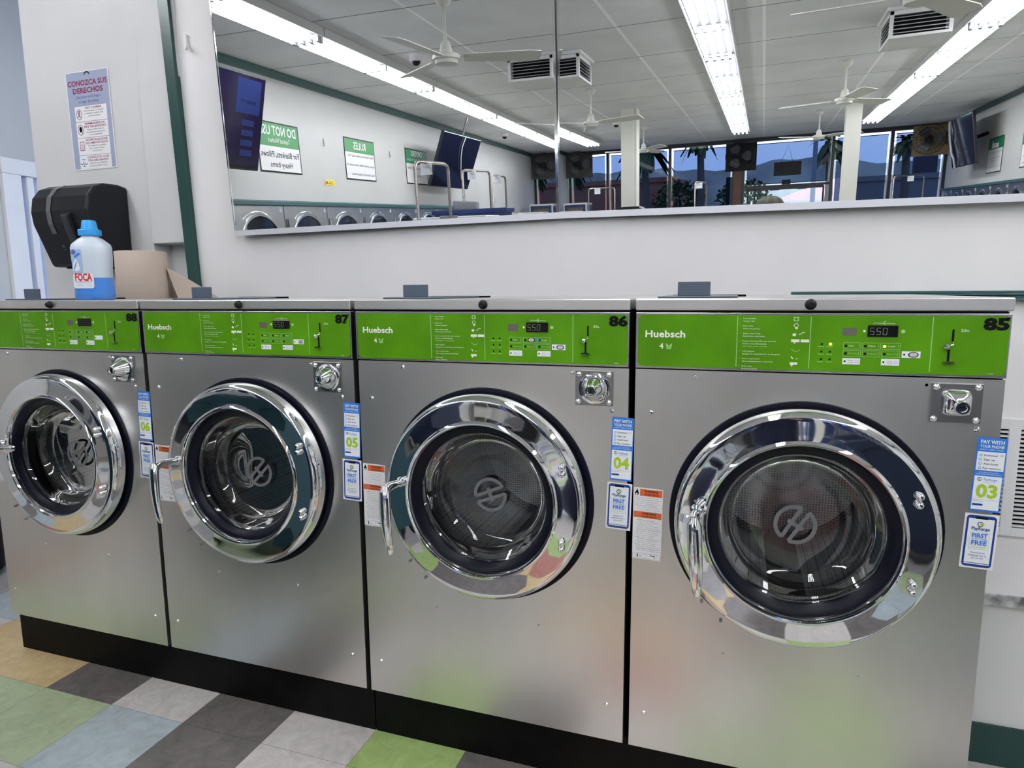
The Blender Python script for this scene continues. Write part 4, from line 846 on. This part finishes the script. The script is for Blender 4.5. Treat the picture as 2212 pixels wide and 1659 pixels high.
# ------------------------------------------------------------------ laundry carts
pipe = mat('cart_pipe', (.42, .38, .35), .25, 1)
def cart(A, B, lab, tagpos=.35, h=2.15):
    A = Vector(A).to_3d(); B = Vector(B).to_3d(); t = thing('laundry_cart', lab, 'laundry cart', (0, 0, 0), 0, 'wheeled laundry carts with tall hanging rails')
    d = (B-A).normalized(); n = Vector((-d.y, d.x, 0)); L = (B-A).length; up = Vector((0, 0, 1)); k = .05
    MB().tube([A+up*.70, A+up*(h-k), A+up*(h-.012)+d*.014, A+up*h+d*k, B+up*h-d*k, B+up*(h-.012)-d*.014, B+up*(h-k), B+up*.70], .0125, 10).build('hanging_rail', pipe, t, smooth=True)
    q = MB()
    for s in (-1, 1):
        q.tube([A+n*.24*s+up*.12, A+n*.26*s+up*.72, B+n*.26*s+up*.72, B+n*.24*s+up*.12, A+n*.24*s+up*.12], .011, 8)
    for e in (A, B): q.tube([e-n*.26+up*.72, e+n*.26+up*.72], .011, 8); q.tube([e-n*.24+up*.12, e+n*.24+up*.12], .011, 8)
    q.build('frame', pipe, t, smooth=True)
    bk = MB(); c = [A-n*.25, B-n*.25, B+n*.25, A+n*.25]; m0 = [v.lerp((A+B)/2, .12) for v in c]
    bk.add([v+up*.70 for v in c]+[v+up*.32 for v in m0], [(0, 1, 5, 4), (1, 2, 6, 5), (2, 3, 7, 6), (3, 0, 4, 7), (4, 5, 6, 7)]); bk.build('basket', mat('wire_basket', (.25, .25, .27), .4, 1), t)
    for e in (A, B):
        for s in (-1, 1): c = e+n*.23*s+up*.05; MB().cyl(c-n*.012, c+n*.012, .048, seg=16).cyl(c+up*.02, c+up*.09, .008, seg=8).build('caster', black, t)
    T = Decal(A.lerp(B, tagpos)+up*(h-.075)+Vector((0, .014, 0)), (-1, 0, 0), (0, 0, 1), (0, 1, 0)); T.rect(-.05, -.02, .05, .07, paper, .002); T.text('CART', 0, .03, .015, greytxt, align='c', h=.003); T.build('paper_tag', paper, t)
    return t
cart((-2.07, -1.32), (-1.97, -1.74), 'laundry cart whose tall rail crosses the DRYERS sign', .35, 2.12)
cart((-2.46, -3.35), (-2.29, -3.75), 'laundry cart with a tall rail just beyond the navy tub', .35, 2.20)
cart((-2.46, -4.35), (-2.42, -4.75), 'laundry cart with the slim rail beside the mirror seam', .35, 2.20)
cart((-2.52, -8.0), (-2.07, -8.0), 'laundry cart with tagged rail left of the white column')
cart((-.74, -7.9), (-.60, -8.4), 'laundry cart with tagged rail beside the brown post')
cart((2.45, -10.3), (2.95, -10.5), 'laundry cart before the dark building window', .55)
# ------------------------------------------------------------------ counter with tubs
ct = thing('added_counter', 'unseen counter added under the tote and tub, sides navy for chrome reflections', 'counter', (-2.55, -2.0, 0))  # invented support for the tubs, also darkens the chrome rings
tl = mat('navy_laminate', (.008, .014, .040), .35)  # navy picked for what the chrome rings reflect
ct.location = (-2.10, -2.65, 0)
MB().box(-.44, .38, -.14, .58, 0, 1.38).build('side_panel', tl, ct, bevel=.004); MB().box(-.46, .40, -.16, .60, 1.38, 1.41).build('counter_top', mat('counter_grey', (.45, .45, .46), .5), ct, bevel=.004)
tt = thing('storage_tote', 'clear plastic storage tote with pale lid and grey latch', 'storage box', (-2.13, -2.28, 1.41))
MB().add([(x*.30, y*.16, 0) for x, y in ((-1, -1), (1, -1), (1, 1), (-1, 1))]+[(x*.33, y*.18, .265) for x, y in ((-1, -1), (1, -1), (1, 1), (-1, 1))], [(0, 1, 2, 3), (0, 1, 5, 4), (1, 2, 6, 5), (2, 3, 7, 6), (3, 0, 4, 7), (4, 5, 6, 7)]).build('tote_body', mat('clear_tote', (.55, .58, .66), .3), tt, bevel=.01)
MB().box(-.35, .35, -.195, .195, .262, .30).build('lid', mat('pale_lid', (.68, .74, .82), .35), tt, bevel=.008)
MB().box(-.09, .09, .185, .205, .225, .275).build('latch', mat('latch_pale', (.62, .72, .78), .4), tt, bevel=.01); MB().box(-.085, .085, .19, .200, .283, .308).build('latch_grip', mat('latch_grey', (.25, .26, .28), .5), tt, bevel=.004)
nb = thing('plastic_tub', 'navy blue plastic tub standing behind the tote', 'tub', (-2.10, -2.64, 1.41))
hw, hd_, H = .36, .13, .365; vs = []
for z, k in ((0, .86), (H-.04, .98), (H-.04, 1.04), (H, 1.05), (H, .97), (.01, .83)):
    vs += [(x*hw*k, y*hd_*k, z) for x, y in ((-1, -1), (1, -1), (1, 1), (-1, 1))]
MB().add(vs, [(4*i+a, 4*i+(a+1) % 4, 4*i+4+(a+1) % 4, 4*i+4+a) for i in range(5) for a in range(4)]+[(0, 1, 2, 3), (20, 21, 22, 23)]).build('tub_shell', navy, nb, bevel=.006)
bg = thing('grey_bag', 'folded grey bag sticking out of the navy tub', 'bag', (-2.16, -2.64, 1.425))
MB().add([(-.10, -.05, 0), (.11, -.05, 0), (.11, .05, 0), (-.10, .05, 0), (-.14, -.05, .43), (.11, -.05, .42), (.11, .04, .42), (-.13, .05, .44)], [(0, 1, 2, 3), (4, 5, 6, 7), (0, 1, 5, 4), (1, 2, 6, 5), (2, 3, 7, 6), (3, 0, 4, 7)]).build('bag_body', mat('bag_grey', (.22, .23, .26), .5), bg, bevel=.01)
def truck(x0, x1, y0, y1, z1, m, nm, lab):
    t = thing(nm, lab, 'laundry truck', ((x0+x1)/2, (y0+y1)/2, 0)); a, b = (x1-x0)/2, (y1-y0)/2; vs = []
    for z, k in ((.12, .88), (z1-.05, .98), (z1-.05, 1.0), (z1, 1.0), (z1, .95), (.16, .84)): vs += [(x*a*k, y*b*k, z) for x, y in ((-1, -1), (1, -1), (1, 1), (-1, 1))]
    MB().add(vs, [(4*i+q, 4*i+(q+1) % 4, 4*i+4+(q+1) % 4, 4*i+4+q) for i in range(5) for q in range(4)]+[(0, 1, 2, 3), (20, 21, 22, 23)]).build('truck_tub', m, t, bevel=.012)
    for x in (-1, 1):
        for y in (-1, 1): MB().cyl((x*a*.75-.015, y*b*.7, .06), (x*a*.75+.015, y*b*.7, .06), .058, seg=18).box(x*a*.75-.02, x*a*.75+.02, y*b*.7-.02, y*b*.7+.02, .06, .125).build('caster', black, t)
truck(.80, 2.05, -2.55, -1.72, .95, mat('navy_canvas', (.008, .016, .05), .7), 'added_truck', 'unseen navy truck added to darken the chrome door of the washer numbered 85')  # invented object, gives the chrome ring its dark navy reflection
truck(-2.32, -1.42, -1.22, -.80, 1.04, mat('teal_canvas', (.006, .050, .070), .7), 'added_truck', 'unseen teal truck added to tint the chrome door of the washer numbered 87')  # invented object, gives the chrome ring its teal reflection
lb = thing('added_bag', 'unseen dark laundry bag added for the chrome reflections', 'laundry bag', (-.13, -2.25, 0))  # bag invented to darken the left part of the ring reflection
MB().lathe([(0, 0), (.17, .01), (.21, .10), (.215, .28), (.18, .46), (.10, .56), (.035, .60), (.05, .66), (.02, .68), (0, .67)], (0, 0, 0), 'z', 28).build('bag_body', cloth_n, lb, smooth=True); MB().lathe([(.036, .592), (.044, .600), (.036, .608)], (0, 0, 0), 'z', 20).build('drawstring', paper, lb)
# dark cabinet beside the column, machines by the window corner
t = thing('dark_cabinet', 'dark cabinet with curved pale edge beside the white column', 'cabinet', (-1.63, -6.9, 0))
MB().box(-.12, .22, -.2, .2, 0, 1.80).build('cabinet_body', black, t, bevel=.01); MB().tube([(.20, .19, 1.79), (.27, .19, 1.76), (.32, .19, 1.70), (.345, .19, 1.60), (.35, .19, 1.2), (.35, .19, .01)], .014, 10).build('curved_edge', mat('pale_edge', (.45, .5, .56), .4), t, smooth=True)
def vend(x, y, wy, z, lab, fm, name='vending_machine'):
    t = thing(name, lab, 'vending machine', (x, y, 0), 0, 'machines by the window corner')
    MB().box(-.30, .25, -wy/2, wy/2, 0, z).build('machine_body', mat('cream_metal', (.55, .54, .50), .5), t, bevel=.008)
    MB().box(-.27, .22, wy/2, wy/2+.012, .9, z-.04).box(.25, .262, -wy/2+.05, wy/2-.05, .9, z-.05).build('front_frame', fm, t)
    MB().box(-.22, .17, wy/2+.012, wy/2+.016, .95, z-.10).build('front_window', mat('vend_window', (.10, .09, .08), .2, noise=.9, nscale=30), t); return t
vend(-3.80, -9.35, .5, 1.80, 'soap vending machine with dark window near the window corner', black); vend(-3.62, -10.6, .5, 1.83, 'narrow vending machine with a dark frame near the window corner', navy_s)
vend(-3.72, -11.9, .5, 2.02, 'cream vending machine with a navy frame touching the window', navy)

# ------------------------------------------------------------------ outside
asph = mat('asphalt', (.10, .10, .11), .9, noise=.3, nscale=.5)
g = struct(box('ground', -120, 120, -260, YB-.16, -.25, -.12, asph), 'grey car park outside'); struct(box('walkway', -6, 6, -17, YB-.16, -.12, -.02, mat('pavement', (.4, .4, .4), .8)), None)['kind'] = 'structure'
hm = mat('hill_green', (.33, .34, .30), .95, noise=.5, nscale=.08)
vs = []; fs = []; r_ = random.Random(5)
def ridge(x): return 14.3+3.0*math.exp(-((x+44)/16)**2)+1.2*math.sin(x*.06+1)+.6*math.sin(x*.17)+.35*math.sin(x*.6)
xs = [-130+2.2*i for i in range(119)]
for x in xs:
    z = ridge(x)*(1 if x < 0 else 1-.002*x); vs += [(x, -195, -.12), (x, -199, z*.55), (x, -206, z), (x, -230, z*.8)]
for i in range(len(xs)-1):
    for a in range(3): fs.append((4*i+a, 4*i+4+a, 4*i+5+a, 4*i+1+a))
o = MB().add(vs, fs).build('hills', hm, smooth=True); o['kind'] = 'structure'; o['label'] = 'hazy hills beyond the street'
def bld(name, x0, x1, y0, y1, z, m, lab, rf=None):
    t = thing(name, lab, 'building', ((x0+x1)/2, (y0+y1)/2, 0)); w_ = (x1-x0)/2; d_ = (y1-y0)/2
    MB().box(-w_, w_, -d_, d_, -.12, z-.25).build('wall', m, t); MB().box(-w_-.1, w_+.1, -d_-.1, d_+.1, z-.25, z).build('roof', rf or m, t); return t
t = bld('shop_building', -20, -4.4, -42, -35, 3.75, mat('brick_wall', (.30, .13, .09), .9, noise=.3, nscale=2), 'low brown brick shop seen through the tinted windows')
MB().box(-2.2, 0.2, 3.5, 3.55, 0, 2.4).build('shop_window', mat('bluish_window', (.05, .09, .16), .2), t)
t = bld('shop_building', 4.6, 26, -42, -35, 3.15, mat('grey_wall', (.20, .20, .21), .9), 'long dark shop with a sign block on its roof')
MB().box(-8.2, -7.2, 3.0, 3.4, 3.15, 3.95).box(-6.6, -5.4, 3.0, 3.4, 3.15, 4.6).build('roof_sign', mat('roof_sign_dark', (.05, .05, .06), .8), t)
t = bld('shop_building', -1.2, 8.5, -58, -50, 2.35, mat('pale_wall', (.72, .70, .70), .9), 'pale shop with a red stripe and pink roof seen through the door', mat('pale_wall', (.72, .70, .70), .9))
MB().box(-3, 4.8, 4.0, 4.05, 1.55, 1.95).build('red_stripe', mat('stripe_red', (.42, .08, .10), .6), t)
MB().add([(-3, -4, 2.35), (4.9, -4, 2.35), (4.9, 4, 2.35), (-3, 4, 2.35), (1.5, -1, 3.9), (4.9, -1, 3.9)], [(0, 1, 5, 4), (3, 2, 5, 4), (0, 3, 4), (1, 2, 5)]).build('pitched_roof', mat('pink_roof', (.50, .33, .30), .9), t)
def palm(x, y, h, r, lab, tall=True):
    t = thing('palm_tree', lab, 'tree', (x, y, -.12), 0, 'trees outside')
    MB().tube([(0, 0, 0), (.1, 0, h*.5), (0, 0, h)], [.22, .18, .15], 10).build('trunk', mat('palm_trunk', (.12, .10, .08), .9), t, smooth=True)
    m = MB(); rr = random.Random(int(x*10))
    for q in range(46):
        a = rr.random()*2*PI; e = rr.uniform(-.9, 1.2); L = r*rr.uniform(.75, 1.1); c, s = math.cos(a), math.sin(a); pts = []
        for i in range(6):
            u = i/5; pts.append(Vector((c*L*u*math.cos(e*.7), s*L*u*math.cos(e*.7), h+math.sin(e)*L*u-.55*L*u*u)))
        n = Vector((-s, c, 0)); vs = []
        for i, p_ in enumerate(pts): wv = .16*r*math.sin(PI*(i+.6)/6.2); vs += [p_-n*wv, p_+n*wv]
        m.add(vs, [(2*i, 2*i+1, 2*i+3, 2*i+2) for i in range(5)])
    m.build('frond_crown', mat('palm_fronds', (.06, .09, .035), .9), t)
def tree(x, y, h, r, lab):
    t = thing('leafy_tree', lab, 'tree', (x, y, -.12), 0, 'trees outside')
    MB().tube([(0, 0, 0), (.1, .05, h*.6)], [.2, .12], 8).build('trunk', mat('palm_trunk', (.12, .10, .08), .9), t)
    m = MB(); rr = random.Random(int(x*7)+3)
    for q in range(700):
        v = Vector((rr.gauss(0, 1), rr.gauss(0, 1), rr.gauss(0, 1))).normalized()*r*rr.uniform(.55, 1.05); v.z *= .8; c = v+Vector((0, 0, h-r*.7)); s = rr.uniform(.1, .2)*r*.5
        a = Vector((rr.gauss(0, 1), rr.gauss(0, 1), rr.gauss(0, 1))).normalized(); b = a.orthogonal().normalized()
        m.add([c+a*s, c+b*s, c-a*s, c-b*s], [(0, 1, 2, 3)])
    m.build('foliage_crown', mat('tree_leaves', (.05, .08, .03), .9), t)
palm(-5.2, -30, 5.2, 1.5, 'dark palm tree left of the middle window bar'); palm(-2.7, -31, 5.6, 1.0, 'small palm tree right of the middle window bar'); palm(-9.0, -30, 4.6, 1.2, 'palm tree behind the corner wall fan'); palm(6.35, -33, 4.7, .75, 'round-headed palm tree beside the white column')
palm(3.2, -34, 5.0, 1.0, 'palm tree beyond the hanging sign window')
tree(-3.9, -33, 3.4, 1.4, 'dark bushy tree beyond the tall cart rail'); tree(-.7, -33, 3.3, 1.3, 'dark bushy tree beside the brown post')
t = thing('street_lamp', 'grey street lamp post beyond the entrance door', 'street lamp', (2.15, -27, -.12)); MB().cyl((0, 0, 0), (0, 0, 7), .10, .08, 10).build('lamp_post', mat('post_grey', (.22, .24, .28), .6), t); MB().box(-.1, 1.2, -.1, .1, 6.9, 7.05).build('lamp_head', mat('post_grey', (.22, .24, .28), .6), t)
t = thing('traffic_light', 'black traffic light seen beside the brown post', 'traffic light', (-.72, -20, -.02)); MB().cyl((0, 0, 0), (0, 0, 1.9), .04, seg=8).build('signal_post', dark_m, t)
MB().box(-.16, .16, -.12, .12, 1.95, 2.80).build('signal_box', black, t)

# ------------------------------------------------------------------ person holding the phone
def skinmesh(name, nodes, edges, root, m, parent=None, sub=1, loc=(0, 0, 0)):
    me = bpy.data.meshes.new(name); me.from_pydata([n[:3] for n in nodes], edges, []); o = bpy.data.objects.new(name, me); COL.objects.link(o)
    sk = o.modifiers.new('sk', 'SKIN'); sk.use_smooth_shade = True
    if not me.skin_vertices:
        bm = bmesh.new(); bm.from_mesh(me); bm.verts.layers.skin.verify(); bm.to_mesh(me); bm.free()
    for i, n in enumerate(nodes):
        sv = me.skin_vertices[0].data[i]; r = n[3]; sv.radius = r if isinstance(r, tuple) else (r, r); sv.use_root = (i == root)
    s = o.modifiers.new('s', 'SUBSURF'); s.levels = sub; s.render_levels = sub
    dg = bpy.context.evaluated_depsgraph_get(); me2 = bpy.data.meshes.new_from_object(o.evaluated_get(dg)); bpy.data.objects.remove(o)
    me2.name = name; me2.materials.clear(); me2.materials.append(m); o2 = bpy.data.objects.new(name, me2); COL.objects.link(o2); o2.parent = parent; o2.location = loc
    for p_ in me2.polygons: p_.use_smooth = True
    return o2
PX, PY = .355, -2.02
pn = thing('person', 'person in dark clothes seen as a head in the mirror, holding a phone', 'person', (PX, PY, 0))
N = []; E_ = []
def nd(x, y, z, r, par=None):
    N.append((x, y, z, r)); i = len(N)-1
    if par is not None: E_.append((par, i))
    return i
pel = nd(0, 0, .93, (.13, .09)); sp1 = nd(0, .0, 1.08, (.12, .085), pel); sp2 = nd(0, .01, 1.25, (.155, .11), sp1); ch = nd(0, .0, 1.40, (.14, .09), sp2); nk = nd(0, .01, 1.48, .058, ch); nk2 = nd(0, .02, 1.525, .058, nk)
hd1 = nd(0, .045, 1.575, (.068, .085), nk2); hd2 = nd(0, .05, 1.635, (.078, .098), hd1); hd3 = nd(0, .045, 1.685, (.066, .085), hd2)
nose = nd(0, .150, 1.605, .012, hd1)
hands = []
for s, hx, hy, hz in ((1, .012, .325, 1.325), (-1, -.225, .345, 1.335)):
    sh_ = nd(.175*s, 0, 1.425, .062, ch); el = nd(.235*s, .09, 1.13, .046, sh_); wr_ = nd(hx+.035*s, hy-.055, hz-.055, .028, el); pa = nd(hx+.018*s, hy-.02, hz-.015, (.030, .018), wr_); hands.append((s, pa, Vector((hx, hy, hz))))
    for q, ln in enumerate((.070, .076, .072, .058)):
        k0 = nd(hx+.022*s, hy+.0, hz+.028-q*.019, .0085, pa); k1 = nd(hx+.020*s, hy+.022, hz+.030-q*.019, .0080, k0); nd(hx+.020*s-.03*s, hy+.024+.0*q, hz+.030-q*.019-.004, .0072, k1)
    th = nd(hx+.012*s, hy-.032, hz+.012, .0105, pa); nd(hx-.012*s, hy-.026, hz+.030, .0088, th)
    hp = nd(.095*s, 0, .86, .085, pel); kn = nd(.105*s, .015, .49, .058, hp); an = nd(.11*s, -.01, .10, .040, kn); nd(.125*s, .13, .045, .035, an)
body = skinmesh('body', N, E_, 0, skin, pn, 1)
# ears, eyes, mouth on the head as small features
for s in (-1, 1):
    MB().lathe([(0, 0), (.022, .004), (.026, .012), (.018, .016), (0, .012)], (0, 0, 0), 'x', 14).build('ear', skin, pn, smooth=True, loc=(.074*s, .04, 1.615))
    MB().lathe([(0, .012), (.009, .008), (.0125, 0), (.009, -.008), (0, -.012)], (0, 0, 0), 'y', 14).build('eye', signwhite, pn, smooth=True, loc=(.030*s, .130, 1.608))
MB().tube([(-.024, .135, 1.562), (0, .142, 1.560), (.024, .135, 1.562)], [.003, .006, .003], 8).build('mouth', mat('lips', (.35, .13, .11), .5), pn, smooth=True)
MB().lathe([(.104, -.030), (.106, -.01), (.100, .025), (.080, .055), (.045, .075), (0, .082)], (0, 0, 0), 'z', 28).build('hair', hair_m, pn, smooth=True, loc=(0, .034, 1.672)); [MB().lathe([(0, .0135), (.005, .0125), (.0065, .010)], (0, 0, 0), 'y', 12).build('pupil', ink, pn, loc=(.030*s, .130, 1.608)) for s in (-1, 1)]
S = []; SE = []
def sd_(x, y, z, r, par=None):
    S.append((x, y, z, r)); i = len(S)-1
    if par is not None: SE.append((par, i))
    return i
a0_ = sd_(0, 0, .80, (.195, .150)); a = sd_(0, 0, .92, (.20, .152), a0_); b_ = sd_(0, 0, 1.08, (.182, .138), a); c_ = sd_(0, .01, 1.25, (.190, .142), b_); d_ = sd_(0, 0, 1.41, (.158, .112), c_); sd_(0, .01, 1.485, .080, d_)
for s in (1, -1):
    q = sd_(.18*s, 0, 1.43, .082, d_); q = sd_(.225*s, .06, 1.22, .068, q); q = sd_(.238*s, .10, 1.12, .062, q); hx = .012 if s == 1 else -.225; sd_(.55*.238*s+.45*(hx+.035*s), .17, 1.19, .052, q)
skinmesh('shirt', S, SE, 0, cloth_n, pn, 1)
S = []; SE = []
a = sd_(0, 0, 1.04, (.155, .118)); b_ = sd_(0, 0, .90, (.165, .128), a)
for s in (1, -1):
    q = sd_(.10*s, 0, .80, .108, b_); q = sd_(.108*s, .012, .49, .080, q); q = sd_(.112*s, -.008, .14, .072, q); sd_(.112*s, -.008, .055, .070, q)
skinmesh('trousers', S, SE, 0, cloth_d, pn, 1)
for s in (1, -1):
    oval([(.046, .135, 0), (.050, .142, .012), (.048, .138, .035), (.042, .105, .065), (.040, .070, .085)], black, 'shoe', pn).location = (.118*s, .055, 0)
ph_ = thing('smartphone', 'dark phone held up in both hands', 'phone', CP-Fw*.016)
ph_.rotation_euler = (math.radians(-8), 0, math.radians(18.9))
MB().box(-.125, .025, -.008, 0, -.055, .017).build('phone_body', black, ph_, bevel=.003)
